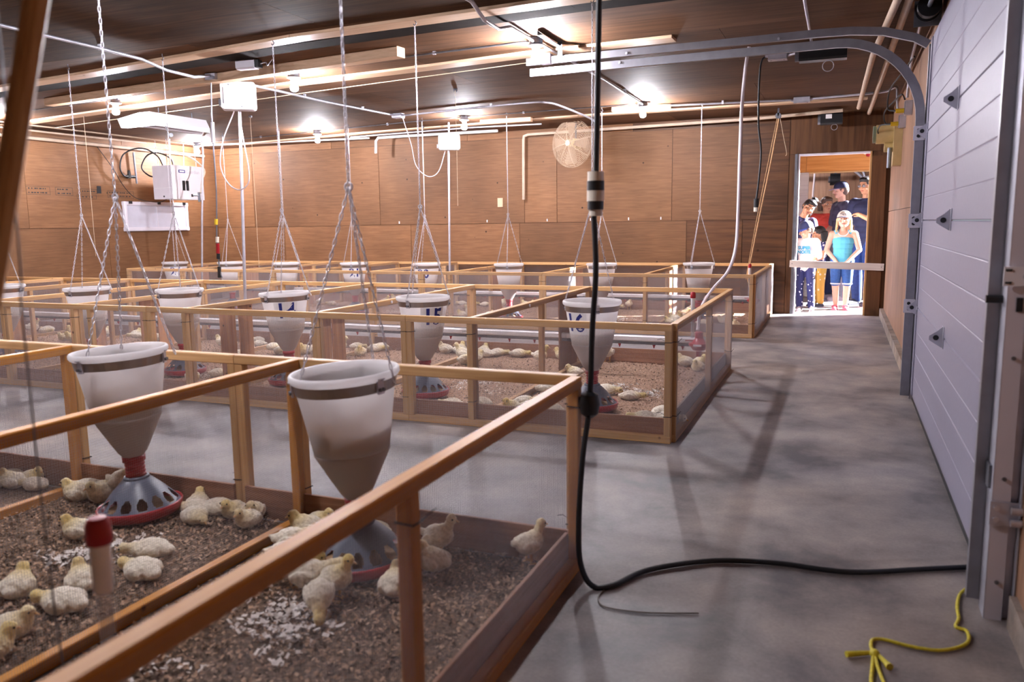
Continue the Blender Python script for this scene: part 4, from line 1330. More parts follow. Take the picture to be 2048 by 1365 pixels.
CK = {k: chick_kind(k) for k in 'ufpsl'}
CHICKS = {
'A':[('f',-1.732,2.131,30),('f',-1.609,2.093,25),('f',-1.527,2.067,20),('u',-1.452,2.02,0),('p',-1.436,1.907,-55),('s',-1.398,2.184,110),('u',-1.30,2.43,5),('s',-1.327,2.30,170),('s',-1.60,2.53,190),('u',-0.973,2.50,50),('s',-1.955,2.45,200),('s',-1.90,2.53,0),('f',-1.79,2.238,30)],
'B':[('l',-2.441,2.472,190),('s',-2.50,2.53,120),('l',-2.38,2.50,10),('l',-2.40,2.40,330),('s',-2.278,2.52,270),('s',-2.18,2.53,300),('s',-2.157,2.44,265),('l',-2.279,2.056,200),('l',-2.167,1.913,170),('s',-2.278,1.77,150),('l',-2.213,1.647,185),('s',-2.95,2.47,260),('l',-3.10,2.52,185),('s',-3.02,2.53,10),('u',-2.92,2.53,20),('s',-2.441,1.662,120),('s',-2.205,1.471,30),('s',-2.146,1.365,60),('s',-2.686,2.095,200),('s',-3.08,2.42,200)],
'C':[('l',-3.40,2.448,185),('l',-3.62,2.53,10),('s',-3.55,2.45,200),('s',-3.66,2.40,150),('s',-3.50,2.53,0)],
'16':[('u',-2.326,6.267,15),('l',-2.86,6.645,10),('l',-2.937,6.512,190),('l',-2.655,6.64,0),('s',-3.017,6.62,90),('s',-2.238,6.618,180),('u',-1.823,6.585,270),('s',-1.935,5.867,200),('l',-1.479,5.306,350),('l',-1.272,5.177,10),('l',-0.976,4.782,60),('l',-1.046,4.611,185),('l',-0.918,4.611,0),('l',-2.148,4.685,170),('l',-1.91,4.792,30),('l',-1.80,4.68,350),('s',-1.943,4.571,250),('l',-1.90,5.23,10),('s',-1.621,4.595,180),('s',-1.022,6.392,250),('s',-1.028,6.604,300),('s',-1.154,6.58,180)],
'15':[('u',-3.04,6.174,190),('s',-2.952,6.107,0),('s',-2.92,6.266,60),('s',-3.388,6.60,180),('s',-3.238,6.60,90),('u',-4.30,6.254,10),('s',-4.14,6.237,300),('l',-4.33,6.546,0),('l',-4.12,6.636,180),('l',-4.10,6.50,10),('l',-2.319,4.592,185),('l',-2.15,4.513,0)],
'14':[('u',-5.575,6.404,300),('s',-5.859,6.39,180),('l',-5.569,6.605,160),('l',-5.40,6.415,200),('l',-5.112,6.271,340),('l',-4.885,6.083,320),('s',-4.652,6.154,270),('s',-4.60,6.257,0),('l',-5.20,5.852,10)],
'13':[('s',-6.786,6.411,180),('s',-6.587,6.355,0),('l',-7.195,6.531,200),('l',-4.72,4.80,330),('l',-4.60,4.95,10),('s',-7.32,6.62,90)],
'12':[('u',-8.60,6.361,20),('l',-8.66,6.60,180),('l',-8.58,6.50,0),('s',-8.29,6.60,300),('s',-7.803,6.12,270),('s',-7.70,6.14,265),('s',-7.60,6.13,280),('s',-7.72,6.291,0),('s',-7.69,6.553,90)],
'17':[('s',-1.88,9.595,180),('s',-1.88,9.976,250),('s',-1.80,9.833,280),('s',-1.85,10.281,0),('s',-1.87,10.60,300),('l',-1.80,9.418,10),('s',-1.87,9.30,200),('l',-1.70,9.30,340),('s',-1.86,10.80,90),('l',-1.45,9.35,0),('s',-1.25,9.563,180),('s',-1.07,9.203,270),('s',-1.243,9.953,0)],
'18':[('u',-2.686,10.80,300),('l',-2.88,10.82,0),('s',-3.322,10.341,180),('s',-3.40,10.80,90)],
'19':[('l',-5.258,10.80,180),('l',-5.056,10.78,0),('l',-4.837,10.722,10),('l',-4.65,10.684,350),('s',-4.501,9.277,200),('u',-4.405,9.298,180),('s',-4.24,9.39,0),('u',-4.389,10.335,0),('s',-4.22,10.72,180),('s',-4.111,10.656,0),('l',-4.063,10.80,0)],
'20':[('u',-6.274,10.276,0),('u',-6.315,10.578,180),('s',-5.814,10.098,90),('l',-5.548,10.463,0)],
'21':[('s',-7.548,10.43,0),('l',-7.165,10.203,180)],
'22':[('s',-8.752,10.472,180),('l',-8.40,10.368,0)],
}
pens = {}
for lst in CHICKS.values():
    for k, x, y, a in lst:
        for rk, R in ROWS.items():
            if R['y0'] < y < R['y1']:
                for i in range(len(R['div']) - 1):
                    if R['div'][i + 1] < x < R['div'][i]:
                        x = min(max(x, R['div'][i + 1] + 0.13), R['div'][i] - 0.10)
                        y = min(max(y, R['y0'] + 0.10), R['y1'] - 0.10)
                        # keep clear of the feeder pan
                        for fx, fy in [(f[0], f[1]) for f in FEED]:
                            d = Vector((x - fx, y - fy))
                            lim = 0.255 if k in 'fp' else 0.245
                            if d.length < lim:
                                d = d.normalized() * lim
                                x, y = fx + d.x, fy + d.y
                        pens.setdefault((rk, i), []).append([k, x, y, a])
POSE = {'u': 'upright', 'f': 'feeding', 'p': 'pecking', 's': 'squatting', 'l': 'lying'}
inv = cam.matrix_world.inverted()
def scr(x, y):
    q = inv @ Vector((x, y, 0.05))
    return q.x / -q.z
for (rk, i), lst in sorted(pens.items()):
    # gently push chicks apart
    for it in range(12):
        for a in range(len(lst)):
            for b in range(a):
                d = Vector((lst[a][1] - lst[b][1], lst[a][2] - lst[b][2]))
                if d.length < 0.092:
                    q = (d.normalized() if d.length > 1e-4 else Vector((1, 0))) * (0.092 - d.length) * 0.5
                    lst[a][1] += q.x; lst[a][2] += q.y; lst[b][1] -= q.x; lst[b][2] -= q.y
    lst.sort(key=lambda c: scr(c[1], c[2]))
    R = ROWS[rk]
    for j, (k, x, y, a) in enumerate(lst):
        x = min(max(x, R['div'][i + 1] + 0.10), R['div'][i] - 0.10)
        y = min(max(y, R['y0'] + 0.09), R['y1'] - 0.09)
        lab = '%s chick, %s from left in the %s pen from the right, %s' % (POSE[k], ORD[j], ORD[i], R['nm'])
        if len(lst) == 1:
            lab = 'only %s white chick in the %s pen from the right, %s' % (POSE[k], ORD[i], R['nm'])
        t = empty('chick', (x, y, 0.019), math.radians(a), lab, 'chick', 'chicks in the pens')
        s = (1.0 if rk == 'near' else 1.05) * random.uniform(0.9, 1.1)
        t.scale = (s, s, s)
        body, beak, eyes, legs = CK[k]
        obj('body', body, t); obj('beak', beak, t); obj('eyes', eyes, t)
        for lm in legs: obj('leg', lm, t)

# ================================================================== CEILING LAMPS
LB = MB().lathe([(0.001, 0.0), (0.052, 0.0), (0.052, -0.04), (0.046, -0.048), (0.001, -0.048)], 8).mesh('junction_box', 'galv_dark')
LH = MB().lathe([(0.001, -0.048), (0.06, -0.048), (0.06, -0.056), (0.03, -0.066), (0.024, -0.092), (0.001, -0.092)], 24).mesh('holder', 'lamp_base', True)
LG = MB().lathe([(0.001, -0.170), (0.014, -0.1685), (0.029, -0.160), (0.035, -0.143), (0.032, -0.124), (0.020, -0.110), (0.015, -0.092)], 24).mesh('bulb', 'bulb_glow', True)
LW = LG.copy(); LW.materials.clear(); LW.materials.append(MATS['bulb_glow_weak'])
def ceiling_bulb(x, y, label, glass=None):
    t = empty('ceiling_bulb', (x, y, ZC), 0, label, 'lamp', 'bare ceiling bulbs')
    obj('junction_box', LB, t); obj('holder', LH, t); obj('bulb', glass or LG, t)
for x, y, l in (
    (-2.13, 5.715, 'lit bare bulb right above the inner end of the door track'),
    (-4.48, 5.97, 'lit bare bulb of the middle row, right of the white control box'),
    (-6.98, 6.315, 'lit bare bulb of the middle row at upper left'),
    (-9.30, 6.60, 'lit bare bulb of the middle row beyond the left edge'),
    (-2.135, 9.16, 'lit bare bulb of the far row, right of the round fan'),
    (-4.40, 9.23, 'lit bare bulb of the far row, left of the round fan'),
    (-6.87, 9.62, 'lit bare bulb of the far row near the bent white pipe'),
    (-9.45, 10.05, 'lit bare bulb above the white heater by the left wall')):
    ceiling_bulb(x, y, l)
NEAR_BULBS = [(-2.2, 1.78), (-4.5, 1.85), (-6.95, 1.95)]
for (x, y), l in zip(NEAR_BULBS, ('lit bare bulb over the nearest pen at the right', 'lit bare bulb over the middle of the nearest pen row', 'lit bare bulb over the left of the nearest pen row')):
    ceiling_bulb(x, y, l, LW)

for x, y, l in ((-1.6, 15.6, 'unseen bulb added to light the room past the people, nearer'), (-1.5, 18.2, 'unseen bulb added to light the room past the people, farther')):  # out of view, added to brighten the room behind the people
    t = empty('ceiling_bulb', (x, y, 2.6), 0, l, 'lamp', 'bare ceiling bulbs')
    obj('junction_box', LB, t); obj('holder', LH, t); obj('bulb', LG, t)

# ================================================================== CONDUIT, CABLES AND PIPES UNDER THE CEILING
def run(name, pts, r, mat, label, cat, smooth=0, clips=(), n=8):
    p0 = Vector(pts[0])
    t = empty(name, p0, 0, label, cat)
    q = crom(pts, smooth) if smooth else [Vector(p) for p in pts]
    o = MB().tube([p - p0 for p in q], r, n).build(cat.split()[-1], mat, t)
    sharp(o, 50)
    for c in clips:
        c = Vector(c) - p0
        MB().box(c - Vector((0.012, 0.008, 0.012)), c + Vector((0.012, 0.008, 0.03))).build('clip', 'galvanized', t)
    return t
ZK = 2.522
run('conduit', [(-5.08, -2.4, ZK), (-5.08, 4.5, ZK), (-5.1, 4.9, ZK - 0.005), (-5.15, 5.2, ZK - 0.035), (-5.15, 5.5, ZK - 0.04), (-5.15, 5.68, ZK)], 0.0125, 'galvanized', 'steel conduit running from the left foreground to the ceiling box', 'conduit', 0, [(-5.08, 3.9, ZK), (-5.08, 4.5, ZK)])
run('conduit', [(-5.15, 5.83, ZK), (-5.13, 6.6, ZK), (-5.13, 7.4, ZK), (-5.03, 8.60, ZK)], 0.0125, 'galvanized', 'steel conduit from the white control box toward the far wall', 'conduit', 0, [(-5.13, 7.0, ZK), (-5.08, 8.0, ZK)])
run('conduit', [(-2.1, -2.4, ZK), (-2.1, 4.55, ZK), (-2.11, 4.75, ZK - 0.06), (-2.12, 5.0, ZK - 0.06), (-2.12, 5.2, ZK - 0.005), (-2.13, 5.66, ZK)], 0.0125, 'galvanized', 'bent steel conduit entering the bulb above the door track', 'conduit', 0)
run('conduit', [(-2.12, 5.77, ZK), (-2.1, 7.4, ZK), (-2.13, 9.11, ZK)], 0.0125, 'galvanized', 'steel conduit linking the two rightmost bulbs', 'conduit', 0, [(-2.1, 8.2, ZK)])
run('cable', [(-9.3, 6.55, 2.535), (-7.04, 6.30, 2.535)], 0.006, 'galv_dark', 'dark cable between the two leftmost bulbs of the middle row', 'cable', 0, [(-7.7, 6.38, 2.535)])
run('cable', [(-6.92, 6.30, 2.535), (-5.6, 6.06, 2.535), (-4.54, 5.97, 2.535)], 0.006, 'galv_dark', 'dark cable between the middle-row bulbs behind the control box', 'cable', 0, [(-5.9, 6.12, 2.535)])
run('cable', [(-4.42, 5.95, 2.535), (-3.3, 5.80, 2.535), (-2.19, 5.72, 2.535)], 0.008, 'galv_dark', 'dark cable from the central bulb to the bulb by the track', 'cable', 0, [(-3.0, 5.78, 2.535)])
run('cable', [(-9.4, 10.02, 2.535), (-6.93, 9.62, 2.535)], 0.007, 'galv_dark', 'dark cable between the two leftmost far bulbs', 'cable', 0, [(-8.0, 9.8, 2.535)])
run('cable', [(-6.81, 9.6, 2.535), (-5.47, 9.36, 2.535), (-4.46, 9.23, 2.535)], 0.007, 'galv_dark', 'dark cable between the central bulbs of the far row', 'cable', 0, [(-5.6, 9.4, 2.535)])
run('cable', [(-4.34, 9.23, 2.535), (-2.2, 9.17, 2.535)], 0.007, 'galv_dark', 'dark cable to the rightmost far bulb', 'cable', 0, [(-3.6, 9.21, 2.535)])
run('conduit', [(-4.98, 8.68, ZK), (-3.9, 8.50, ZK), (-3.2, 8.43, ZK), (-3.06, 8.50, ZK), (-3.0, 8.75, ZK), (-3.0, 9.8, ZK), (-3.0, 10.25, ZK - 0.02)], 0.0125, 'galvanized', 'curved steel conduit turning toward the round fan', 'conduit', 4, [(-3.7, 8.47, ZK)])
run('conduit', [(-6.8, 10.35, ZK), (-4.74, 10.15, ZK), (-3.75, 10.25, ZK)], 0.011, 'galvanized', 'thin steel conduit low on the ceiling left of the fan', 'conduit', 0)
run('conduit', [(-2.02, 9.35, ZK), (-0.58, 9.60, ZK)], 0.0115, 'galvanized', 'steel conduit from the rightmost bulb to a small box', 'conduit', 0, [(-1.3, 9.47, ZK)])
run('conduit', [(-0.36, 9.60, ZK), (0.30, 9.48, ZK), (0.40, 9.3, ZK), (0.44, 9.0, ZK - 0.03), (0.44, 8.8, 2.35), (0.45, 8.72, 2.22)], 0.0115, 'galvanized', 'steel conduit bending down the right wall to an outlet box', 'conduit', 4)
run('conduit', [(0.42, 5.98, 2.50), (0.44, 6.6, 2.50), (0.46, 7.4, 2.48), (0.475, 7.8, 2.40), (0.475, 7.93, 2.25)], 0.0115, 'galvanized', 'steel conduit along the right wall beside the curved track', 'conduit', 4)
run('conduit', [(-0.27, 4.9, 2.53), (-0.27, 6.55, 2.52), (-0.29, 6.75, 2.50), (-0.45, 6.88, 2.49)], 0.010, 'galvanized', 'thin conduit crossing above the overhead track', 'conduit', 4)
run('pvc_pipe', [(0.25, 2.0, 2.50), (0.25, 5.5, 2.50), (0.17, 7.25, 2.50), (0.12, 10.45, 2.50)], 0.024, 'pvc_dusty', 'dusty plastic pipe along the ceiling, left one of two', 'pipe', 0)
run('pvc_pipe', [(0.36, 2.0, 2.50), (0.30, 6.7, 2.50), (0.245, 10.95, 2.49)], 0.024, 'pvc_dusty', 'dusty plastic pipe along the ceiling, right one of two', 'pipe', 0)
run('pvc_pipe', [(-0.05, 10.6, 2.50), (-1.0, 10.72, 2.48), (-4.2, 10.9, 2.47), (-4.257, 10.9, 2.45), (-4.265, 10.9, 2.40), (-4.28, 10.92, 1.56)], 0.021, 'pvc_dusty', 'plastic pipe under the far ceiling dropping down the wall left of the fan', 'pipe', 0)
run('pvc_pipe', [(-4.6, 10.75, 2.531), (-6.2, 10.68, 2.531), (-6.52, 10.66, 2.525), (-6.56, 10.66, 2.48), (-6.57, 10.66, 2.30)], 0.02, 'pvc_white', 'white pipe under the far ceiling with a short bent drop', 'pipe', 0, [(-5.3, 10.72, 2.531), (-6.1, 10.68, 2.531)])
run('pvc_pipe', [(-6.7, 10.7, 2.537), (-8.9, 10.4, 2.537), (-9.6, 10.3, 2.537)], 0.014, 'pvc_white', 'slim white pipe toward the bulb in the left corner', 'pipe', 0)
run('pvc_pipe', [(-9.93, 4.0, 2.42), (-9.93, 8.4, 2.42), (-9.93, 10.7, 2.41)], 0.024, 'pvc_dusty', 'thick dusty pipe along the top of the left wall', 'pipe', 0)
run('pvc_pipe', [(-9.72, 4.0, 2.49), (-9.72, 9.3, 2.49)], 0.012, 'pvc_dusty', 'slim dusty pipe next to the thick one on the left', 'pipe', 0)
run('pvc_pipe', [(-9.45, 4.0, 2.52), (-9.45, 10.0, 2.52)], 0.010, 'pvc_dusty', 'thin pale line on the ceiling along the left wall', 'pipe', 0)
run('guide_cord', [(-9.3, 7.45, 2.50), (-4.9, 6.68, 2.50), (-2.2, 6.25, 2.50)], 0.004, 'twine', 'taut pale cord stretched under the ceiling behind the middle bulbs', 'cord', 0)
run('pvc_pipe', [(-8.83, 9.5, 2.53), (-8.83, 9.5, 2.3), (-8.93, 9.5, 1.4), (-9.05, 9.5, 0.05)], 0.014, 'galvanized', 'slim grey pipe standing beside the white heater', 'pipe', 0)

def jbox(x, y, z, s, label, mat='galvanized', name='junction_box'):
    t = empty(name, (x, y, z), 0, label, 'electrical box')
    MB().bar((-s[0] / 2, 0, 0), (s[0] / 2, 0, 0), s[1], s[2], ch=0.004).build('box', mat, t)
    MB().box((-s[0] / 2 - 0.002, -s[1] / 2 - 0.002, -s[2] / 2 - 0.003), (s[0] / 2 + 0.002, s[1] / 2 + 0.002, -s[2] / 2)).build('cover', 'galvanized', t)
    for a in (-1, 1):
        MB().cyl((a * s[0] * 0.35, 0, -s[2] / 2 - 0.006), (a * s[0] * 0.35, 0, -s[2] / 2 - 0.003), 0.005, n=8).build('screw', 'galv_dark', t)
        MB().cyl((a * s[0] / 2, 0, 0), (a * (s[0] / 2 + 0.025), 0, 0), 0.016, n=10).build('connector', 'galvanized', t)
    return t
jbox(-5.15, 5.75, ZC - 0.03, (0.11, 0.13, 0.05), 'steel ceiling box just left of the white control box')
jbox(-5.0, 8.65, ZC - 0.03, (0.12, 0.10, 0.05), 'steel ceiling box where the long conduit ends')
jbox(-0.47, 9.62, ZC - 0.03, (0.17, 0.08, 0.055), 'steel ceiling box left of the two dusty pipes')
jbox(-0.53, 6.9, ZC - 0.045, (0.14, 0.09, 0.075), 'grey ceiling box from which the black cord hangs')
o = empty('sensor_box', (-4.50, 5.40, 2.51), 0.1, 'small grey device box on the ceiling left of the central bulb', 'sensor')
MB().bar((-0.085, 0, 0), (0.085, 0, 0), 0.08, 0.075, ch=0.012).build('case', 'frame_white', o)
MB().box((0.085, -0.03, -0.03), (0.12, 0.03, 0.03)).build('terminal', 'plastic_black', o)
MB().tube(crom([(0.12, 0, 0), (0.16, 0.02, 0.01), (0.19, -0.01, -0.02), (0.22, 0.02, 0.03)]), 0.004, 6).build('wire', 'galvanized', o)

# ------------------------------------------------------------------ white control boxes on poles
def control_box(x, y, z, wd, ht, dp, yaw, label):
    t = empty('control_box', (x, y, z), yaw, label, 'control box')
    b = MB()
    # rounded case
    r = 0.03
    pts = []
    for cx, cz, a0 in ((wd / 2 - r, ht / 2 - r, 0), (-wd / 2 + r, ht / 2 - r, 90), (-wd / 2 + r, -ht / 2 + r, 180), (wd / 2 - r, -ht / 2 + r, 270)):
        for k in range(5):
            a = math.radians(a0 + k * 22.5)
            pts.append((cx + r * math.cos(a), cz + r * math.sin(a)))
    n = len(pts)
    vs = [(p[0] * 0.96, -dp / 2, p[1] * 0.95) for p in pts] + [(p[0], -dp / 2 + 0.012, p[1]) for p in pts] + [(p[0], dp / 2, p[1]) for p in pts]
    fs = [tuple(range(n - 1, -1, -1)), tuple(range(2 * n, 3 * n))]
    for q in range(2):
        fs += [(q * n + i, q * n + (i + 1) % n, (q + 1) * n + (i + 1) % n, (q + 1) * n + i) for i in range(n)]
    sharp(b.add(vs, fs).build('case', 'enamel_white', t), 40)
    sharp(MB().box((-wd * 0.4, -dp / 2 - 0.006, -ht * 0.28), (wd * 0.4, -dp / 2 - 0.0005, ht * 0.30)).build('lid_panel', 'enamel_white', t))
    MB().box((-wd / 2 - 0.02, -dp * 0.3, -ht * 0.35), (-wd / 2 - 0.0005, dp * 0.4, -ht * 0.12)).build('side_gland', 'galv_dark', t)
    for sx, sz in ((-0.25, 0.38), (0.1, 0.40), (0.1, -0.38)):
        MB().cyl((wd * sx, -dp / 2 - 0.004, ht * sz), (wd * sx, -dp / 2 + 0.004, ht * sz), 0.008, n=8).build('lid_screw', 'galv_dark', t)
    # triangular mark
    m = MB()
    for a, bb in (((-0.016, -0.012), (0.0, 0.016)), ((0.0, 0.016), (0.016, -0.012)), ((-0.016, -0.012), (0.016, -0.012))):
        m.bar((a[0], -dp / 2 - 0.0068, a[1]), (bb[0], -dp / 2 - 0.0068, bb[1]), 0.003, 0.003, ch=0.0005)
    m.build('mark', 'ink_black', t)
    MB().cyl((0, dp * 0.2, ht / 2), (0, dp * 0.2, ZC - z), 0.012, n=10).build('ceiling_stub', 'galvanized', t)
    return t
control_box(-5.06, 5.93, 2.375, 0.30, 0.245, 0.11, 0.62, 'large white control box under the ceiling at upper left')
run('support_pole', [(-5.10, 5.98, 2.25), (-5.14, 5.92, 0.02)], 0.014, 'galvanized', 'straight steel pole below the large white control box', 'pole', 0, n=12)
run('control_cable', [(-5.12, 5.93, 2.25), (-5.24, 5.9, 2.0), (-5.29, 5.9, 1.78), (-5.22, 5.9, 1.62), (-5.09, 5.89, 1.55), (-4.99, 5.9, 1.60), (-4.97, 5.9, 1.73), (-5.02, 5.92, 1.95), (-5.08, 5.95, 2.2)], 0.006, 'hose_clear', 'looped white cable beside the pole of the large control box', 'cable', 6)
control_box(-4.85, 9.70, 2.29, 0.285, 0.20, 0.10, 0.45, 'smaller white control box left of the round fan')
run('support_pole', [(-4.89, 9.76, 2.19), (-4.93, 9.76, 0.02)], 0.014, 'galvanized', 'straight steel pole below the smaller white control box', 'pole', 0, n=12)
run('control_cable', [(-4.98, 8.72, 2.50), (-5.2, 9.3, 2.25), (-5.30, 9.6, 2.0), (-5.17, 9.68, 1.86), (-5.02, 9.7, 1.92), (-4.92, 9.72, 2.19)], 0.005, 'hose_clear', 'drooping white cable to the smaller control box', 'cable', 6)
o = run('sensor_cable', [(-5.2, 5.75, 2.50), (-5.22, 5.75, 2.07), (-5.22, 5.75, 1.55), (-5.25, 5.75, 1.15), (-5.25, 5.75, 1.0), (-5.24, 5.75, 0.83), (-5.22, 5.75, 0.76)], 0.006, 'galv_dark', 'grey sensor cable with red and black plugs left of the pole', 'cable', 3)
for z0, z1, m, nm in ((1.96, 2.14, 'frame_white', 'upper_splice'), (1.08, 1.13, 'plastic_cream', 'white_sleeve'), (0.98, 1.07, 'plastic_red', 'red_plug'), (0.93, 0.98, 'plastic_black', 'black_tip'), (0.76, 0.86, 'plastic_black', 'lower_plug'), (1.24, 1.29, 'plug_yellow', 'yellow_tape')):
    x = -5.22 if z0 > 1.5 else -5.25
    sharp(part(nm, MB().cyl((x, 5.75, z0), (x + 0.005, 5.75, z1), 0.016, n=10), m, o))

# ------------------------------------------------------------------ tube heater, box heater and inlet at left
t = empty('tube_heater', (-7.12, 7.22, 2.33), math.radians(90), 'long white reflector heater hung under the ceiling at left', 'heater')
pr = [(-0.13, 0.0), (-0.13, 0.05), (-0.08, 0.15), (0.08, 0.15), (0.13, 0.05), (0.13, 0.0), (0.12, 0.0), (0.12, 0.048), (0.074, 0.14), (-0.074, 0.14), (-0.12, 0.048), (-0.12, 0.0)]
n = len(pr)
vs = [(-0.40, a, b) for a, b in pr] + [(0.44, a, b) for a, b in pr]
MB().add(vs, [(i, (i + 1) % n, n + (i + 1) % n, n + i) for i in range(n)] + [tuple(range(n)), tuple(range(2 * n - 1, n - 1, -1))]).build('reflector', 'enamel_white', t)
e0 = [(-0.40, -0.13, 0.0), (-0.40, -0.08, 0.15), (-0.40, 0.08, 0.15), (-0.40, 0.13, 0.0)]
e1 = [(-0.46, 0.20, -0.02), (-0.50, 0.25, 0.08), (-0.46, 0.34, 0.09), (-0.40, 0.36, 0.0)]
MB().add(e0 + e1, [(0, 1, 5, 4), (1, 2, 6, 5), (2, 3, 7, 6), (3, 0, 4, 7), (4, 5, 6, 7)]).build('end_hood', 'enamel_white', t)
sharp(MB().cyl((-0.38, 0, 0.03), (0.42, 0, 0.03), 0.045, n=16).build('burner_tube', 'frame_white', t))
for x in (-0.2, 0.3):
    MB().cyl((x, 0, 0.15), (x, 0, 0.22), 0.004, n=6).build('hanger', 'galv_dark', t)
sharp(MB().cyl((-0.30, -0.26, -0.10), (-0.28, -0.22, -0.10), 0.022, n=12).tube([(-0.29, -0.22, -0.10), (-0.25, -0.15, -0.02), (-0.24, -0.12, 0.02)], 0.005, 6).build('igniter', 'galv_dark', t))

HX0, HX1, HY0, HY1 = -9.72, -9.36, 9.38, 10.02
t = empty('box_heater', ((HX0 + HX1) / 2, (HY0 + HY1) / 2, 1.66), 0, 'white box heater hanging by chains near the left wall', 'heater')
part('case', MB().box((HX0, HY0, 1.66), (HX1, HY1, 2.16)), 'enamel_white', t)
part('front_cover', MB().box((HX1, HY0 - 0.004, 1.655), (HX1 + 0.012, HY1 + 0.004, 2.165)), 'enamel_white', t)
part('side_cover', MB().box((HX0, HY0 - 0.006, 1.83), (HX1 - 0.002, HY0 - 0.0005, 2.155)), 'frame_white', t)
part('side_cover', MB().box((HX0, HY0 - 0.006, 1.665), (HX1 - 0.002, HY0 - 0.0005, 1.824)), 'frame_white', t)
part('cable_hole', MB().cyl((HX1 - 0.16, HY0 - 0.009, 1.70), (HX1 - 0.16, HY0 - 0.006, 1.70), 0.014, n=12), 'slot_black', t)
for dy in (0.20, 0.275):
    part('vent_slot', MB().box((HX1 + 0.0125, HY0 + dy, 1.79), (HX1 + 0.015, HY0 + dy + 0.055, 1.94)), 'slot_black', t)
lg = part('logo_badge', MB().box((HX1 + 0.0125, HY0 + 0.14, 2.055), (HX1 + 0.0145, HY0 + 0.27, 2.10)), 'ink_blue', t)
part('logo_inner', MB().box((HX1 + 0.0146, HY0 + 0.158, 2.066), (HX1 + 0.0155, HY0 + 0.252, 2.089)), 'paper_white', t)
tm = text_mesh('Guardian', 0.075, 0.0004, 0.0005)
tm.materials.clear(); tm.materials.append(MATS['frame_white'] if False else MATS['panel_frost'])
tm.transform(Matrix.Rotation(PI / 2, 4, 'Z'))
obj('brand_lettering', tm, t, (HX1 + 0.0128 - t.location.x, HY0 + 0.43 - t.location.y, 2.075 - 1.66))
for (x, y), k in zip(((HX0 + 0.06, HY0 + 0.06), (HX1 - 0.05, HY0 + 0.06), (HX1 - 0.05, HY1 - 0.06), (HX0 + 0.06, HY1 - 0.06)), range(4)):
    part('hanging_chain', chain_strand((x, y, 2.165), (x + (0.02 if k % 2 else -0.03), y, ZC)), 'chain_metal', t)
run('gas_hose', [(-9.62, 9.5, 2.17), (-9.66, 9.45, 2.30), (-9.72, 9.3, 2.40), (-9.80, 9.15, 2.40), (-9.88, 9.0, 2.30), (-9.90, 8.95, 2.12), (-9.92, 9.02, 2.01), (-9.93, 9.12, 2.0)], 0.011, 'rubber_black', 'black hose arching from the box heater to a wall valve', 'hose', 5)
run('gas_hose', [(-9.70, 9.42, 2.0), (-9.78, 9.36, 2.02), (-9.85, 9.30, 2.14), (-9.80, 9.38, 2.32), (-9.70, 9.50, 2.36), (-9.55, 9.58, 2.28), (-9.52, 9.6, 2.17)], 0.011, 'rubber_black', 'coiled black hose left of the box heater', 'hose', 5)
run('gas_hose', [(-9.60, 9.5, 2.40), (-9.45, 9.6, 2.38), (-9.25, 9.72, 2.27), (-9.05, 9.74, 2.10), (-8.98, 9.60, 1.92), (-8.95, 9.53, 1.74)], 0.012, 'plastic_cream', 'cream hose arching over the front of the box heater', 'hose', 5)
run('heater_wire', [(-9.95, 8.62, 2.40), (-9.93, 8.85, 2.10), (-9.92, 9.0, 1.86), (-9.9, 9.2, 1.68), (-9.75, 9.45, 1.62), (-9.6, 9.5, 1.66)], 0.005, 'rubber_black', 'thin black wire sagging below the box heater', 'wire', 5)
t = empty('gas_valve', (-9.95, 9.27, 1.92), 0, 'dark gas pipe with regulator valve left of the box heater', 'valve')
part('pipe', MB().cyl((-9.95, 9.28, 1.90), (-9.95, 9.26, 2.36), 0.014), 'galv_dark', t)
sharp(part('regulator', MB().cyl((-9.95, 9.10, 2.0), (-9.95, 9.25, 2.0), 0.022, n=12).cyl((-9.95, 9.15, 2.0), (-9.95, 9.15, 2.09), 0.028, 0.02, n=12).cyl((-9.95, 9.15, 2.0), (-9.95, 9.15, 1.975), 0.04, n=16), 'plastic_black', t))
t = empty('drain_valve', (-8.96, 9.5, 1.70), 0, 'small dark valve on the slim pipe right of the box heater', 'valve')
MB().cyl((-0.02, -0.11, 0), (0.0, 0.0, 0), 0.009, n=8).cyl((0, 0, -0.09), (0, 0, 0.05), 0.019, n=10).build('body', 'galv_dark', t)
MB().box((-0.03, -0.125, -0.02), (-0.01, -0.105, 0.02)).build('handle', 'plastic_black', t)

t = empty('wall_inlet', (-9.99, 9.65, 1.18), 0, 'white framed air inlet panel on the left wall below the heater', 'inlet')
IY0, IY1, IZ0, IZ1 = 9.01, 10.29, 1.185, 1.63
part('frame', MB().bar((-9.975, IY0, IZ0 + 0.03), (-9.975, IY1, IZ0 + 0.03), 0.05, 0.06, ch=0.01).bar((-9.975, IY0, IZ1 - 0.03), (-9.975, IY1, IZ1 - 0.03), 0.05, 0.06, ch=0.01).bar((-9.975, IY0 + 0.03, IZ0), (-9.975, IY0 + 0.03, IZ1), 0.06, 0.05, ch=0.01).bar((-9.975, IY1 - 0.03, IZ0), (-9.975, IY1 - 0.03, IZ1), 0.06, 0.05, ch=0.01), 'frame_white', t)
part('flap', MB().box((-9.995, IY0 + 0.06, IZ0 + 0.06), (-9.965, IY1 - 0.06, IZ1 - 0.06)), 'panel_frost', t)
part('flap_rib', MB().box((-9.965, (IY0 + IY1) / 2 - 0.012, IZ0 + 0.06), (-9.958, (IY0 + IY1) / 2, IZ1 - 0.06)), 'frame_white', t)
for y in (IY0 + 0.09, (IY0 + IY1) / 2, IY1 - 0.12):
    part('latch', MB().box((-9.95, y, IZ1 - 0.035), (-9.93, y + 0.05, IZ1 + 0.005)), 'plastic_black', t)
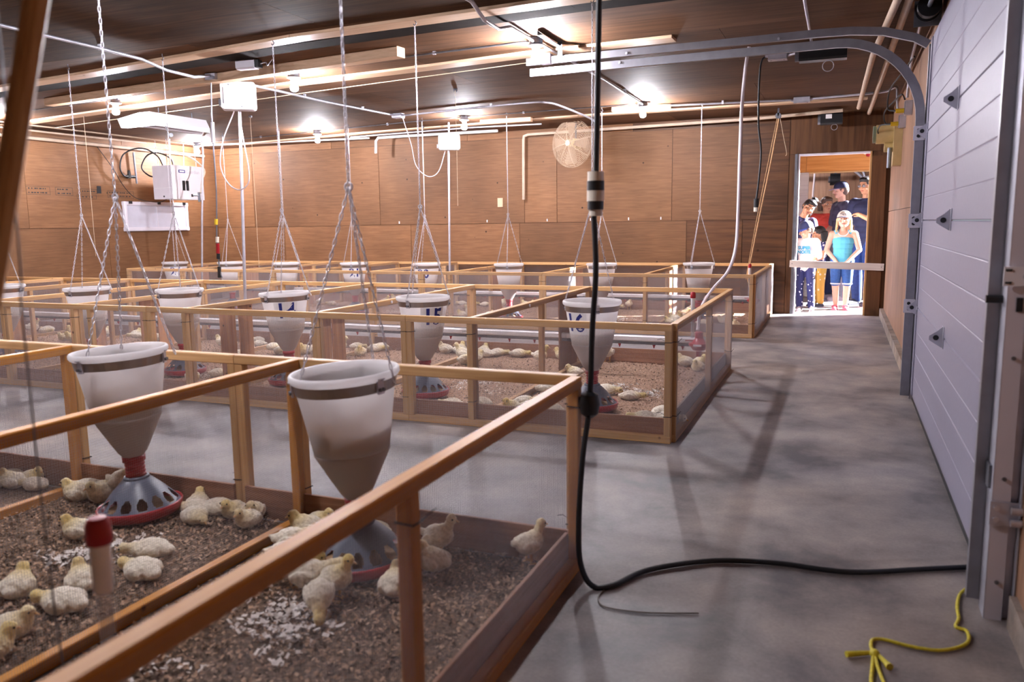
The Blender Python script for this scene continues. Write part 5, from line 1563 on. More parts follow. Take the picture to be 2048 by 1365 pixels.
# printed grade stamps on the left wall
def stamp(y0, y1, z0, z1, rows, label, seed):
    rg = random.Random(seed)
    t = empty('grade_stamp', (XL + 0.0008, y0, z0), 0, label, 'stamp')
    th = 0.004
    for a in ((y0, z0, y1, z0 + th), (y0, z1 - th, y1, z1), (y0, z0, y0 + th, z1), (y1 - th, z0, y1, z1)):
        part('border', MB().box((XL + 0.0003, a[0], a[1]), (XL + 0.0009, a[2], a[3])), 'ink_black', t)
    m = MB()
    for r in range(rows):
        z = z0 + (z1 - z0) * (r + 0.5) / rows
        y = y0 + 0.03
        while y < y1 - 0.06:
            wv = rg.uniform(0.012, 0.035)
            m.box((XL + 0.0003, y, z - 0.008), (XL + 0.0009, y + wv, z + 0.008))
            y += wv + rg.uniform(0.006, 0.03)
    o = part('print', m, 'ink_black', t)
    o['kind'] = 'stuff'
stamp(7.50, 7.85, 1.69, 1.80, 2, 'leftmost faint ink stamp on the left wall plywood', 1)
stamp(7.93, 8.20, 1.69, 1.80, 2, 'second ink stamp from the left on the left wall', 2)
stamp(8.32, 8.60, 1.73, 1.79, 1, 'narrow ink stamp beside the dark patch on the left wall', 3)
stamp(8.26, 8.58, 1.65, 1.71, 1, 'narrow ink stamp below its neighbour on the left wall', 5)
stamp(8.78, 9.25, 1.68, 1.78, 2, 'widest ink stamp, nearest the white inlet', 4)
o = MB().box((XL + 0.0003, 8.60, 1.735), (XL + 0.004, 8.67, 1.84)).build('dark_patch', 'slot_black')
tag(o, 'small dark rectangular patch above the ink stamps', 'patch')

# ------------------------------------------------------------------ round fan
t = empty('round_fan', (-3.40, 10.45, 2.27), -0.30, 'round wire-guarded fan hung under the ceiling by the far wall', 'fan')
FR = 0.315
g = MB()
for k in range(1, 22):
    r = FR * k / 21
    d = -0.085 * (1 - (k / 21) ** 3)
    g.tube([(r * math.cos(a), d, r * math.sin(a)) for a in np.linspace(0, 2 * PI, 41)[:-1]], 0.0028, 4, closed=True)
o = g.build('front_guard', 'fan_wire', t); o['kind'] = 'stuff'
for k in range(8):
    a = k * PI / 4 + 0.2
    MB().tube([(FR * s * math.cos(a), -0.085 * (1 - s ** 3) - 0.003, FR * s * math.sin(a)) for s in (0.05, 0.3, 0.6, 0.8, 0.9, 1.0)], 0.0042, 5).build('spoke', 'fan_wire', t)
sharp(MB().lathe([(0.001, 0.096), (0.035, 0.095), (0.042, 0.085), (0.042, 0.07), (0.001, 0.07)], 20, M=Matrix.Rotation(PI / 2, 4, 'X')).build('hub_cap', 'fan_wire', t))
g = MB()
for k in range(3, 13):
    r = FR * k / 12
    g.tube([(r * math.cos(a), 0.03 + 0.10 * (1 - (k / 12) ** 3), r * math.sin(a)) for a in np.linspace(0, 2 * PI, 33)[:-1]], 0.002, 4, closed=True)
o = g.build('rear_guard', 'fan_wire', t); o['kind'] = 'stuff'
sharp(MB().cyl((0, 0.02, 0), (0, 0.16, 0), 0.07, n=20).build('motor', 'motor_beige', t))
for k in range(4):
    a = k * PI / 2
    T = Matrix.Rotation(a, 4, 'Y')
    vs = [T @ Vector(p) for p in ((0.04, -0.02, -0.03), (0.26, -0.035, -0.09), (0.27, 0.015, 0.09), (0.04, 0.02, 0.03))]
    vs += [v + Vector((0, 0.003, 0)) for v in vs]
    MB().add(vs, [(0, 1, 2, 3), (7, 6, 5, 4), (0, 4, 5, 1), (1, 5, 6, 2), (2, 6, 7, 3), (3, 7, 4, 0)]).build('blade', 'fan_blade', t)
MB().tube([(0, 0.1, 0.07), (0, 0.1, 0.28)], 0.012, 8).build('hanger', 'galv_dark', t)

# ------------------------------------------------------------------ hoses, cords and ropes
run('supply_hose', [(-0.72, 6.62, 2.53), (-0.74, 6.62, 2.40), (-0.76, 6.62, 2.13), (-0.765, 6.6, 1.76), (-0.765, 6.58, 1.29), (-0.77, 6.53, 1.0), (-0.81, 6.42, 0.82), (-0.90, 6.25, 0.69), (-0.96, 6.10, 0.56), (-0.97, 6.02, 0.40)], 0.013, 'hose_clear', 'white clear hose hanging from the ceiling into the middle pens', 'hose', 6)
t = run('black_cord', [(-0.60, 6.9, 2.50), (-0.65, 6.9, 2.47), (-0.665, 6.9, 2.30), (-0.66, 6.9, 1.97), (-0.635, 6.9, 1.77), (-0.645, 6.9, 1.54), (-0.66, 6.9, 1.38)], 0.008, 'rubber_black', 'black power cord with plug hanging in the walkway', 'cord', 6)
sharp(part('plug_body', MB().cyl((-0.66, 6.9, 1.315), (-0.66, 6.9, 1.385), 0.021, n=14), 'plastic_black', t))
sharp(part('plug_face', MB().cyl((-0.66, 6.9, 1.28), (-0.66, 6.9, 1.315), 0.019, n=14), 'plastic_cream', t))
t = run('pull_rope', [(-0.76, 10.42, 2.44), (-0.84, 10.35, 1.88), (-0.94, 10.3, 1.28), (-1.01, 10.2, 0.79), (-1.04, 10.1, 0.55), (-1.0, 10.0, 0.40)], 0.008, 'rope_tan', 'tan rope hanging from the far ceiling to the far pens', 'rope', 5)
part('second_strand', MB().tube(crom([(-0.78, 10.42, 2.44), (-0.87, 10.35, 1.88), (-0.965, 10.3, 1.28), (-1.03, 10.2, 0.79), (-1.06, 10.1, 0.5)], 5), 0.005, 6), 'rope_tan', t)
part('loose_end', MB().tube(crom([(-0.75, 10.42, 2.44), (-0.70, 10.4, 2.2), (-0.66, 10.4, 2.02), (-0.67, 10.4, 1.98)], 5), 0.004, 6), 'twine', t)
sharp(part('pulley', MB().cyl((-0.77, 10.40, 2.46), (-0.77, 10.44, 2.46), 0.035, n=16).box((-0.78, 10.40, 2.46), (-0.76, 10.44, ZC)), 'galv_dark', t))
for x, y, z0, l in ((-6.67, 8.0, 0.72, 'thin twine hanging in the middle of the aisle beyond the pole'), (-8.25, 7.0, 0.9, 'thin twine hanging near the left wall stamps'), (-3.62, 7.4, 1.4, 'thin twine hanging from a small ceiling pulley'), (-5.35, 9.9, 1.5, 'thin twine hanging left of the smaller control box')):
    t = empty('twine', (x, y, ZC), 0, l, 'twine')
    MB().tube([(0, 0, 0), (0.004, 0, (z0 - ZC) * 0.5), (0.0, 0, z0 - ZC)], 0.0022, 5).build('strand', 'twine', t)
    MB().cyl((0, 0, -0.02), (0, 0.01, 0), 0.02, n=10).build('pulley', 'galv_dark', t)

# heavy black cord in the foreground: drops past the pen corner and runs over the floor
CX, CY = -0.742, 2.52
t = run('extension_cord', [(-0.705, 2.46, 2.54), (-0.72, 2.49, 1.9), (-0.735, 2.51, 1.36)], 0.0095, 'rubber_black', 'heavy black extension cord dropping by the near pen corner and crossing the floor', 'cord', 5, n=10)
sharp(part('lower_cord', MB().tube(crom([(-0.745, 2.52, 1.23), (-0.735, 2.51, 1.05), (-0.75, 2.52, 0.85), (-0.765, 2.54, 0.60), (-0.777, 2.50, 0.42), (-0.780, 2.465, 0.22), (-0.768, 2.44, 0.08), (-0.72, 2.41, 0.014), (-0.655, 2.44, 0.011), (-0.57, 2.60, 0.011), (-0.38, 2.75, 0.011), (-0.17, 2.81, 0.011), (0.07, 2.82, 0.011), (0.30, 2.93, 0.011), (0.50, 3.03, 0.011)], 8), 0.0095, 10), 'rubber_black', t))
for z0, z1, r, m, nm in ((1.335, 1.365, 0.026, 'plastic_cream', 'socket_rim'), (1.305, 1.336, 0.028, 'plastic_black', 'socket_body'), (1.272, 1.306, 0.028, 'plastic_cream', 'plug_rim'), (1.245, 1.273, 0.026, 'plastic_black', 'plug_body'), (1.225, 1.246, 0.021, 'plastic_cream', 'plug_collar')):
    sharp(part(nm, MB().cyl((CX + 0.003, CY, z0), (CX + 0.003, CY, z1), r, n=16), m, t))
sharp(part('cord_clamp', MB().lathe([(0.012, 0.55), (0.03, 0.565), (0.036, 0.60), (0.03, 0.63), (0.012, 0.64)], 12, (-0.765, 2.54, 0)).box((-0.83, 2.53, 0.60), (-0.78, 2.545, 0.62)), 'plastic_black', t))
t = empty('yellow_rope', (0.3, 2.5, 0), 0, 'knotted yellow rope lying on the floor by the steel post', 'rope')
part('rope', MB().tube(crom([(0.435, 2.84, 0.012), (0.40, 2.78, 0.006), (0.38, 2.68, 0.006), (0.375, 2.60, 0.006), (0.36, 2.54, 0.006), (0.385, 2.525, 0.006), (0.385, 2.47, 0.006), (0.36, 2.42, 0.006), (0.30, 2.375, 0.006), (0.23, 2.37, 0.006), (0.16, 2.385, 0.006), (0.13, 2.37, 0.006), (0.125, 2.33, 0.007), (0.13, 2.29, 0.008)], 6), 0.005, 8), 'rope_yellow', t)
part('tail', MB().tube(crom([(0.13, 2.29, 0.009), (0.125, 2.22, 0.006), (0.12, 2.14, 0.006), (0.125, 2.06, 0.006)], 5), 0.0048, 8), 'rope_yellow', t)
part('tail', MB().tube(crom([(0.132, 2.285, 0.009), (0.14, 2.21, 0.006), (0.155, 2.13, 0.006), (0.19, 2.05, 0.006)], 5), 0.0048, 8), 'rope_yellow', t)
part('knot', MB().ell((0.132, 2.285, 0.011), (0.014, 0.016, 0.011)), 'rope_yellow', t)
part('frayed_end', MB().tube([(0.125, 2.288, 0.01), (0.09, 2.27, 0.01), (0.06, 2.252, 0.011)], [0.006, 0.008, 0.009], 8), 'rope_yellow', t)
part('frayed_end', MB().tube([(0.14, 2.283, 0.01), (0.158, 2.25, 0.009), (0.168, 2.225, 0.011)], [0.006, 0.007, 0.01], 8), 'rope_yellow', t)

# leaning pole close to the viewer
t = empty('leaning_pole', (-1.104, 0.453, 0.02), 0, 'blurred orange wooden pole leaning at the upper left foreground', 'pole')
part('pole', MB().bar((-1.104, 0.453, 0.02), (-0.834, 0.957, 2.52), 0.027, 0.027, ch=0.008), 'pine_z', t)

# ------------------------------------------------------------------ right wall equipment and far ceiling devices
def outlet(y, z, label, dz):
    t = empty('wall_outlet', (0.49, y, z), 0, label, 'outlet')
    MB().box((-0.03, -0.045, -0.06), (0.029, 0.045, 0.06)).build('box', 'galvanized', t)
    MB().box((-0.034, -0.04, -0.055), (-0.03, 0.04, 0.055)).build('cover', 'galv_dark', t)
    sharp(MB().cyl((-0.10, 0, dz), (-0.034, 0, dz), 0.02, n=12).build('yellow_plug', 'plug_yellow', t))
    return t
outlet(8.70, 2.13, 'grey wall outlet with yellow plug above the beige motor', -0.02)
outlet(7.94, 2.16, 'grey wall outlet with yellow plug nearest the curved track', -0.02)
run('power_lead', [(0.39, 8.70, 2.11), (0.34, 8.72, 2.13), (0.33, 8.6, 2.22), (0.40, 8.3, 2.28), (0.44, 8.1, 2.30), (0.46, 7.98, 2.24)], 0.007, 'rubber_black', 'black cord looping between the two wall outlets', 'cord', 6)
run('power_lead', [(0.39, 7.94, 2.14), (0.33, 7.98, 2.17), (0.33, 7.8, 2.30), (0.40, 7.4, 2.38), (0.46, 7.1, 2.44)], 0.007, 'rubber_black', 'black cord rising from the nearer wall outlet', 'cord', 6)
run('power_lead', [(0.39, 8.71, 2.11), (0.31, 8.85, 2.12), (0.29, 9.0, 2.09), (0.30, 9.08, 2.05)], 0.007, 'rubber_black', 'short black cord from the far outlet to the beige motor', 'cord', 6)
t = empty('winch_motor', (0.42, 9.15, 1.72), 0, 'beige winch motor mounted high on the right wall', 'motor')
sharp(part('housing', MB().cyl((0.28, 9.15, 2.06), (0.44, 9.15, 2.06), 0.095, n=24), 'motor_beige', t))
sharp(part('drum', MB().cyl((0.25, 9.15, 2.06), (0.28, 9.15, 2.06), 0.085, n=24), 'motor_green', t))
part('mount_plate', MB().box((0.44, 9.03, 1.74), (0.519, 9.24, 2.17)), 'motor_beige', t)
sharp(part('gearbox', MB().cyl((0.36, 9.15, 1.93), (0.44, 9.15, 1.93), 0.05, n=16), 'motor_beige', t))
part('rod', MB().cyl((0.41, 9.10, 1.72), (0.41, 9.10, 1.92), 0.02, n=10), 'galv_dark', t)
t = empty('actuator_box', (-0.17, 10.72, 2.42), 0, 'dark actuator box under the ceiling above the doorway', 'actuator')
MB().bar((-0.13, 0, 0), (0.12, 0, 0), 0.14, 0.13, ch=0.015).build('case', 'plastic_black', t)
MB().box((-0.07, -0.074, 0.0), (0.0, -0.07, 0.05)).build('rating_label', 'paper_white', t)
sharp(MB().cyl((-0.16, 0, 0.0), (-0.13, 0, 0.0), 0.06, n=16).build('wheel', 'galv_dark', t))
MB().tube([(0.03 + 0.035 * math.cos(a), -0.03, -0.10 + 0.035 * math.sin(a)) for a in np.linspace(0, 2 * PI, 17)[:-1]], 0.003, 5, closed=True).build('pull_ring', 'galvanized', t)
t = empty('actuator_box', (-0.18, 6.75, 2.46), 0, 'dark actuator box above the overhead track', 'actuator')
MB().bar((-0.18, 0, 0), (0.16, 0, 0), 0.13, 0.11, ch=0.015).build('case', 'plastic_black', t)
sharp(MB().cyl((-0.21, 0, 0.0), (-0.18, 0, 0.0), 0.05, n=16).build('wheel', 'galv_dark', t))
MB().tube([(0.03 + 0.04 * math.cos(a), -0.02, -0.10 + 0.04 * math.sin(a)) for a in np.linspace(0, 2 * PI, 17)[:-1]], 0.003, 5, closed=True).build('pull_ring', 'galvanized', t)
o = MB().bar((0, 0, -0.065), (0, 0, 0.065), 0.085, 0.014, up=(0, 1, 0)).build('wood_plate', 'batten_z', None, loc=(-4.68, YF - 0.0075, 1.53))
tag(o, 'small pale wooden plate on the far wall left of the drop pipe', 'plate')
for k, x in enumerate((-6.4, -4.9, -3.95, -3.3, -2.75, -2.3)):
    o = MB().box((-0.006, -0.008, -0.018), (0.006, 0.0, 0.018)).build('wall_tag', 'enamel_white', None, loc=(x, YF - 0.0005, 1.262))
    tag(o, 'tiny white tag on the far wall seam, %s from the left' % ORD[k], 'tag', 'white tags along the far wall seam')
run('floor_wire', [(-0.675, 2.43, 0.004), (-0.68, 2.36, 0.004), (-0.655, 2.305, 0.004), (-0.60, 2.295, 0.004), (-0.50, 2.31, 0.004), (-0.36, 2.36, 0.004)], 0.0025, 'hair_wire', 'thin brown wire on the floor below the loop of black cord', 'wire', 6)
run('drop_wire', [(-1.13, 0.84, 2.54), (-1.104, 0.809, 1.25), (-1.087, 0.79, 1.07), (-1.075, 0.785, 0.62), (-1.07, 0.80, 0.42)], 0.0016, 'galv_dark', 'thin dark blurred wire hanging at the left foreground', 'wire', 4)

# ================================================================== PEOPLE IN THE DOORWAY
plain('skin_fair', C255(224, 172, 148), 0.55, 0, 0.05, 30)
plain('skin_tan', C255(202, 148, 118), 0.55, 0, 0.05, 30)
plain('lip', C255(176, 92, 88), 0.5, 0, 0.05, 30)
plain('hair_dark', C255(30, 24, 28), 0.45, 0, 0.3, 80, bump=0.6)
plain('hair_brown', C255(84, 60, 50), 0.5, 0, 0.3, 80, bump=0.6)
plain('hair_blonde', C255(222, 188, 140), 0.5, 0, 0.25, 80, bump=0.6)
plain('cloth_white', C255(236, 232, 234), 0.85, 0, 0.04, 30)
plain('cloth_navy', C255(34, 38, 72), 0.85, 0, 0.12, 20)
plain('cloth_indigo', C255(58, 56, 96), 0.85, 0, 0.12, 20)
plain('cloth_slate', C255(66, 62, 84), 0.85, 0, 0.12, 20)
plain('cloth_teal', C255(88, 172, 200), 0.8, 0, 0.06, 14)
plain('cloth_red', C255(206, 70, 58), 0.8, 0, 0.1, 20)
plain('cloth_pink', C255(226, 196, 200), 0.85, 0, 0.06, 30)
plain('cloth_grey', C255(120, 116, 124), 0.85, 0, 0.1, 30)
plain('denim', C255(46, 82, 140), 0.85, 0, 0.18, 40)
plain('denim_dark', C255(34, 58, 112), 0.85, 0, 0.2, 30)
plain('shoe_grey', C255(150, 136, 140), 0.7, 0, 0.1, 30)
plain('shoe_dark', C255(52, 54, 70), 0.7, 0, 0.1, 30)
plain('shoe_pink', C255(214, 104, 128), 0.6, 0, 0.08, 30)
plain('sole_white', C255(226, 222, 224), 0.7, 0, 0.04, 30)
plain('cap_navy', C255(26, 30, 66), 0.8, 0, 0.1, 30)
plain('cap_blue', C255(48, 66, 140), 0.8, 0, 0.1, 30)
plain('cap_cream', C255(238, 230, 220), 0.8, 0, 0.04, 30)
plain('cap_lilac', C255(150, 140, 190), 0.8, 0, 0.06, 30)
plain('print_teal', C255(40, 116, 146), 0.8, 0, 0.06, 30)
plain('print_green', C255(112, 138, 84), 0.8, 0, 0.06, 30)
plain('glass_frame', C255(40, 44, 70), 0.3, 0, 0.04, 30)
plain('lens', C255(200, 206, 226), 0.1, 0, 0.02, 30, alpha=0.3)
spotted('pants_moon', C255(26, 28, 74), C255(226, 224, 240), 22, 0.20)
spotted('pants_mustard', C255(196, 150, 66), C255(232, 214, 190), 16, 0.22)
spotted('vest_dots', C255(34, 34, 92), C255(238, 236, 244), 26, 0.36)

def lerp(a, b, t): return Vector(a) * (1 - t) + Vector(b) * t

def hand(mb, wr, el, s, side, curl=0.5):
    """palm, four bent fingers of unequal length, thumb from the side of the palm"""
    d = (Vector(wr) - Vector(el)).normalized()
    across = Vector((side, 0, 0)) - d * d.x * side
    if across.length < 0.2: across = Vector((0, -1, 0)) - d * -d.y
    across.normalize()
    nrm = d.cross(across).normalized()
    if nrm.y > 0: nrm = -nrm           # palm side, toward the front
    wr = Vector(wr)
    pc = wr + d * 0.045 * s
    mb.cap(wr, wr + d * 0.035 * s, 0.024 * s, 0.030 * s, 10)
    for k in (-1, 0, 1):
        mb.cap(wr + d * 0.02 * s + across * k * 0.018 * s, wr + d * 0.078 * s + across * k * 0.022 * s, 0.017 * s, 0.015 * s, 8)
    for k, L in zip((-1.5, -0.5, 0.5, 1.5), (0.056, 0.074, 0.078, 0.068)):
        b = wr + d * 0.08 * s + across * k * 0.019 * s
        q = b + (d * math.cos(curl) + nrm * math.sin(curl)) * L * 0.55 * s
        e = q + (d * math.cos(curl * 2.2) + nrm * math.sin(curl * 2.2)) * L * 0.5 * s
        mb.cap(b, q, 0.0095 * s, 0.0088 * s, 8); mb.cap(q, e, 0.0088 * s, 0.0076 * s, 8)
    b = wr + d * 0.03 * s + across * 0.028 * s
    q = b + (d * 0.6 + across * 0.7 + nrm * 0.3).normalized() * 0.038 * s
    e = q + (d * 0.9 + across * 0.2 + nrm * 0.4).normalized() * 0.03 * s
    mb.cap(b, q, 0.013 * s, 0.011 * s, 8); mb.cap(q, e, 0.011 * s, 0.009 * s, 8)

def person(label, loc, rz, H, J, head_h, skin, top=None, sleeves=0.35, top_z=None, bottom=None, leg_cut=1.0, shoe='shoe_grey', hair=None, hair_len=0.0, cap=None, head_rot=(0, 0, 0), girth=1.0, tank=False, bun=False, glasses=False, extras=None, hands=True, child=False):
    """J: joints as fractions of H; facing local -Y"""
    t = empty('person', loc, rz, label, 'person')
    D = dict(pelvis=(0, 0, .51), waist=(0, 0, .60), chest=(0, 0, .71), neck=(0, 0, .83), head=(0, -.015, 1 - head_h / H * 0.5),
             hipL=(-.052, 0, .50), hipR=(.052, 0, .50), kneeL=(-.056, -.012, .275), kneeR=(.056, -.012, .275), ankL=(-.056, .012, .045), ankR=(.056, .012, .045),
             shL=(-.105, 0, .795), shR=(.105, 0, .795), elL=(-.138, .012, .625), elR=(.138, .012, .625), wrL=(-.128, -.04, .475), wrR=(.128, -.04, .475), toeL=(-.07, -.085), toeR=(.07, -.085))
    D.update(J)
    P = {k: Vector(v) * H if len(v) == 3 else Vector((v[0] * H, v[1] * H, 0)) for k, v in D.items()}
    g = girth
    def torso(m, pad=0.0, low=True, up=True, zmax=None):
        a, b, c, n = P['pelvis'], P['waist'], P['chest'], P['neck']
        st = [(a, .088, .062), (lerp(a, b, .5), .084, .060), (b, .079, .056), (lerp(b, c, .5), .086, .060), (c, .094, .064), (lerp(c, n, .35), .098, .060)]
        for i, (q, rx, ry) in enumerate(st):
            if i == 0 and not low: continue
            if i == 5 and not up: continue
            m.ell(q, (rx * H * g + pad, ry * H * g + pad, .062 * H + pad))
        if up:
            m.cap(P['shL'] + Vector((.02 * H, 0, 0)), P['shR'] - Vector((.02 * H, 0, 0)), .036 * H + pad, .036 * H + pad)
            m.cap(lerp(c, n, .55), lerp(c, n, .85), .055 * H + pad, .036 * H + pad)
    def limb(m, a, b, c, r0, r1, r2, cut=1.0, pad=0.0):
        """two-bone tapered limb cut short at a fraction of its length"""
        A, B, Cc = P[a], P[b], P[c]
        l1, l2 = (B - A).length, (Cc - B).length
        f = cut * (l1 + l2)
        if f >= l1:
            m.cap(A, B, r0 * H + pad, r1 * H + pad)
            if f > l1 + 0.01:
                q = min(1, (f - l1) / l2)
                m.cap(B, lerp(B, Cc, q), r1 * H + pad, (r1 + (r2 - r1) * q) * H + pad)
        else:
            q = f / l1
            m.cap(A, lerp(A, B, q), r0 * H + pad, (r0 + (r1 - r0) * q) * H + pad)
    # ---- body: one skin
    m = MB()
    torso(m)
    for s in 'LR':
        limb(m, 'hip' + s, 'knee' + s, 'ank' + s, .055 * g, .036 * g, .024)
        limb(m, 'sh' + s, 'el' + s, 'wr' + s, .034 * g, .025 * g, .017)
        A = P['ank' + s]; T = P['toe' + s]
        m.cap(A, A + Vector((0, 0, -.02 * H)), .025 * H, .024 * H)
        m.cap(Vector((A.x, A.y + .012 * H, .022 * H)), Vector((T.x, T.y, .016 * H)), .022 * H, .018 * H)
        if hands:
            hand(m, P['wr' + s], P['el' + s], H / 1.75 * (1.12 if child else 1.0), -1 if s == 'R' else 1)
    hh = head_h
    Mh = Matrix.Translation(P['head']) @ Matrix.Rotation(head_rot[0], 4, 'Z') @ Matrix.Rotation(head_rot[1], 4, 'X') @ Matrix.Rotation(head_rot[2], 4, 'Y')
    m.cap(lerp(P['chest'], P['neck'], .7), Mh @ Vector((0, .06 * hh, -.25 * hh)), .034 * H, .030 * H)
    m.ell((0, .05 * hh, .13 * hh), (.355 * hh, .42 * hh, .37 * hh), M=Mh)
    m.ell((0, -.07 * hh, -.14 * hh), (.30 * hh, .31 * hh, .34 * hh), M=Mh)
    m.ell((0, -.22 * hh, -.37 * hh), (.15 * hh, .14 * hh, .11 * hh), M=Mh)
    m.ell((0, -.31 * hh, .10 * hh), (.23 * hh, .09 * hh, .06 * hh), M=Mh)
    m.cap((0, -.38 * hh, .05 * hh), (0, -.44 * hh, -.12 * hh), .035 * hh, .062 * hh, 8, M=Mh)
    for s in (-1, 1):
        m.ell((s * .17 * hh, -.28 * hh, -.14 * hh), (.11 * hh, .09 * hh, .10 * hh), M=Mh)
        m.ell((s * .355 * hh, .04 * hh, -.03 * hh), (.045 * hh, .09 * hh, .13 * hh), M=Mh)
    obj('body', remeshed(m, 'body', [skin], 0.0065, 2), t)
    # ---- face
    def fc(name, mb, mat): return mb.build(name, mat, t, True)
    for s in (-1, 1):
        fc('eye', MB().ell((s * .145 * hh, -.345 * hh, .015 * hh), (.06 * hh, .03 * hh, .034 * hh), 10, 7, M=Mh), 'eye_white')
        fc('pupil', MB().ell((s * .145 * hh, -.37 * hh, .015 * hh), (.028 * hh, .014 * hh, .03 * hh), 8, 6, M=Mh), 'eye_black')
        fc('eyebrow', MB().cap((s * .08 * hh, -.385 * hh, .105 * hh), (s * .22 * hh, -.35 * hh, .115 * hh), .018 * hh, .012 * hh, 6, M=Mh), hair or 'hair_brown')
    fc('mouth', MB().ell((0, -.365 * hh, -.265 * hh), (.105 * hh, .03 * hh, .028 * hh), 10, 6, M=Mh), 'lip')
    # ---- hair and cap
    if hair:
        m = MB()
        m.ell((0, .08 * hh, .17 * hh), (.39 * hh, .43 * hh, .38 * hh), M=Mh)
        m.ell((0, .22 * hh, .0), (.37 * hh, .30 * hh, .36 * hh), M=Mh)
        if not cap: m.ell((0, -.16 * hh, .36 * hh), (.30 * hh, .22 * hh, .16 * hh), M=Mh)
        if hair_len:
            for s in (-1, 1):
                for k in range(5):
                    a = 0.05 + k * 0.09
                    m.cap((s * .36 * hh, a * hh, .05 * hh), (s * (.40 + .03 * (k % 2)) * hh, (a - .03) * hh, -(.35 + hair_len) * hh), .085 * hh, .05 * hh, 8, M=Mh)
            m.cap((0, .38 * hh, 0), (0, .36 * hh, -(.3 + hair_len) * hh), .2 * hh, .16 * hh, M=Mh)
        else:
            for s in (-1, 1): m.cap((s * .34 * hh, -.02 * hh, .1 * hh), (s * .35 * hh, .0, -.12 * hh), .05 * hh, .03 * hh, 8, M=Mh)
        if bun:
            m.ell((.12 * hh, .28 * hh, .55 * hh), (.22 * hh, .22 * hh, .18 * hh), M=Mh)
            for k in range(6):
                a = k * 1.05
                m.cap((.12 * hh, .28 * hh, .55 * hh), ((.12 + .26 * math.cos(a)) * hh, (.28 + .2 * math.sin(a)) * hh, (.62 + .08 * math.sin(a * 2)) * hh), .08 * hh, .03 * hh, 8, M=Mh)
        obj('hair', remeshed(m, 'hair', [hair], 0.006, 1), t)
    if cap:
        front, back, brim = cap
        vs, fs, mi = [], [], []
        n, k = 24, 8
        for j in range(k + 1):
            e = math.radians(90 * j / k)
            for i in range(n):
                a = 2 * PI * i / n
                r = math.cos(e) ** 0.75
                vs.append(Mh @ Vector((.405 * hh * r * math.cos(a), .05 * hh + .46 * hh * r * math.sin(a), .14 * hh + .42 * hh * math.sin(e))))
        for j in range(k):
            for i in range(n):
                fs.append((j * n + i, j * n + (i + 1) % n, (j + 1) * n + (i + 1) % n, (j + 1) * n + i))
        mcap = MB(); mcap.add(vs, fs)
        mcap.m = [0 if math.sin(2 * PI * (i + .5) / n) < 0.05 else 1 for j in range(k) for i in range(n)]
        cb = mcap.build('cap', [front, back], t, True)
        b = MB(); N = 12
        top_, bot = [], []
        for i in range(N + 1):
            a = math.radians(200 + 140 * i / N)
            inn = Vector((.40 * math.cos(a), .05 + .455 * math.sin(a), .15))
            a2 = (i / N - .5) * 2
            out = Vector((inn.x * 1.05, inn.y - .30 * math.sqrt(max(0.02, 1 - a2 * a2)), .11 - .04 * (1 - a2 * a2)))
            top_ += [inn * hh, out * hh]
        for dz in (0, -.02):
            bot += [Mh @ (p + Vector((0, 0, dz * hh))) for p in top_]
        K = len(top_)
        fs = []
        for i in range(N):
            fs += [(2 * i, 2 * i + 1, 2 * i + 3, 2 * i + 2), (K + 2 * i, K + 2 * i + 2, K + 2 * i + 3, K + 2 * i + 1), (2 * i + 1, K + 2 * i + 1, K + 2 * i + 3, 2 * i + 3)]
        b.add(bot, fs).build('cap_brim', brim, t)
        MB().ell((0, .05 * hh, .565 * hh), (.03 * hh, .03 * hh, .015 * hh), 8, 6, M=Mh).build('cap_button', brim, t, True)
    if glasses:
        m = MB()
        for s in (-1, 1):
            m.tube([Mh @ Vector((s * .15 * hh + .10 * hh * math.cos(a), -.40 * hh, .01 * hh + .065 * hh * math.sin(a))) for a in np.linspace(0, 2 * PI, 15)[:-1]], .010 * hh, 5, closed=True)
            m.tube([Mh @ Vector((s * .25 * hh, -.40 * hh, .03 * hh)), Mh @ Vector((s * .345 * hh, -.3 * hh, .04 * hh)), Mh @ Vector((s * .37 * hh, .05 * hh, .03 * hh))], .010 * hh, 5)
        m.tube([Mh @ Vector((-.05 * hh, -.41 * hh, .02 * hh)), Mh @ Vector((.05 * hh, -.41 * hh, .02 * hh))], .010 * hh, 5)
        m.build('glasses', 'glass_frame', t)
        for s in (-1, 1):
            MB().ell((s * .15 * hh, -.40 * hh, .01 * hh), (.095 * hh, .004 * hh, .06 * hh), 12, 6, M=Mh).build('lens', 'lens', t, True)
    # ---- clothes
    if bottom:
        m = MB(); pd = .008
        m.ell(P['pelvis'], (.088 * H * g + pd, .062 * H * g + pd, .06 * H + pd)); m.ell(lerp(P['pelvis'], P['waist'], .45), (.083 * H * g + pd, .06 * H * g + pd, .05 * H))
        for s in 'LR': limb(m, 'hip' + s, 'knee' + s, 'ank' + s, .056 * g, .040 * g, .032, leg_cut, pd)
        obj('trousers' if leg_cut > .6 else 'shorts', remeshed(m, 'trousers', [bottom], 0.0075, 2), t)
    if top:
        m = MB(); pd = .013
        torso(m, pd, True, not tank)
        if tank:
            for s in 'LR':
                q = P['sh' + s] * 0.60 + lerp(P['chest'], P['neck'], .7) * .40
                m.cap(lerp(P['chest'], P['sh' + s], .35), q + Vector((0, 0, .004 * H)), .042 * H, .034 * H + pd * .5)
        else:
            for s in 'LR': limb(m, 'sh' + s, 'el' + s, 'wr' + s, .042 * g, .034 * g, .026, sleeves, pd * .7)
        obj('shirt', remeshed(m, 'shirt', [top], 0.0075, 2), t)
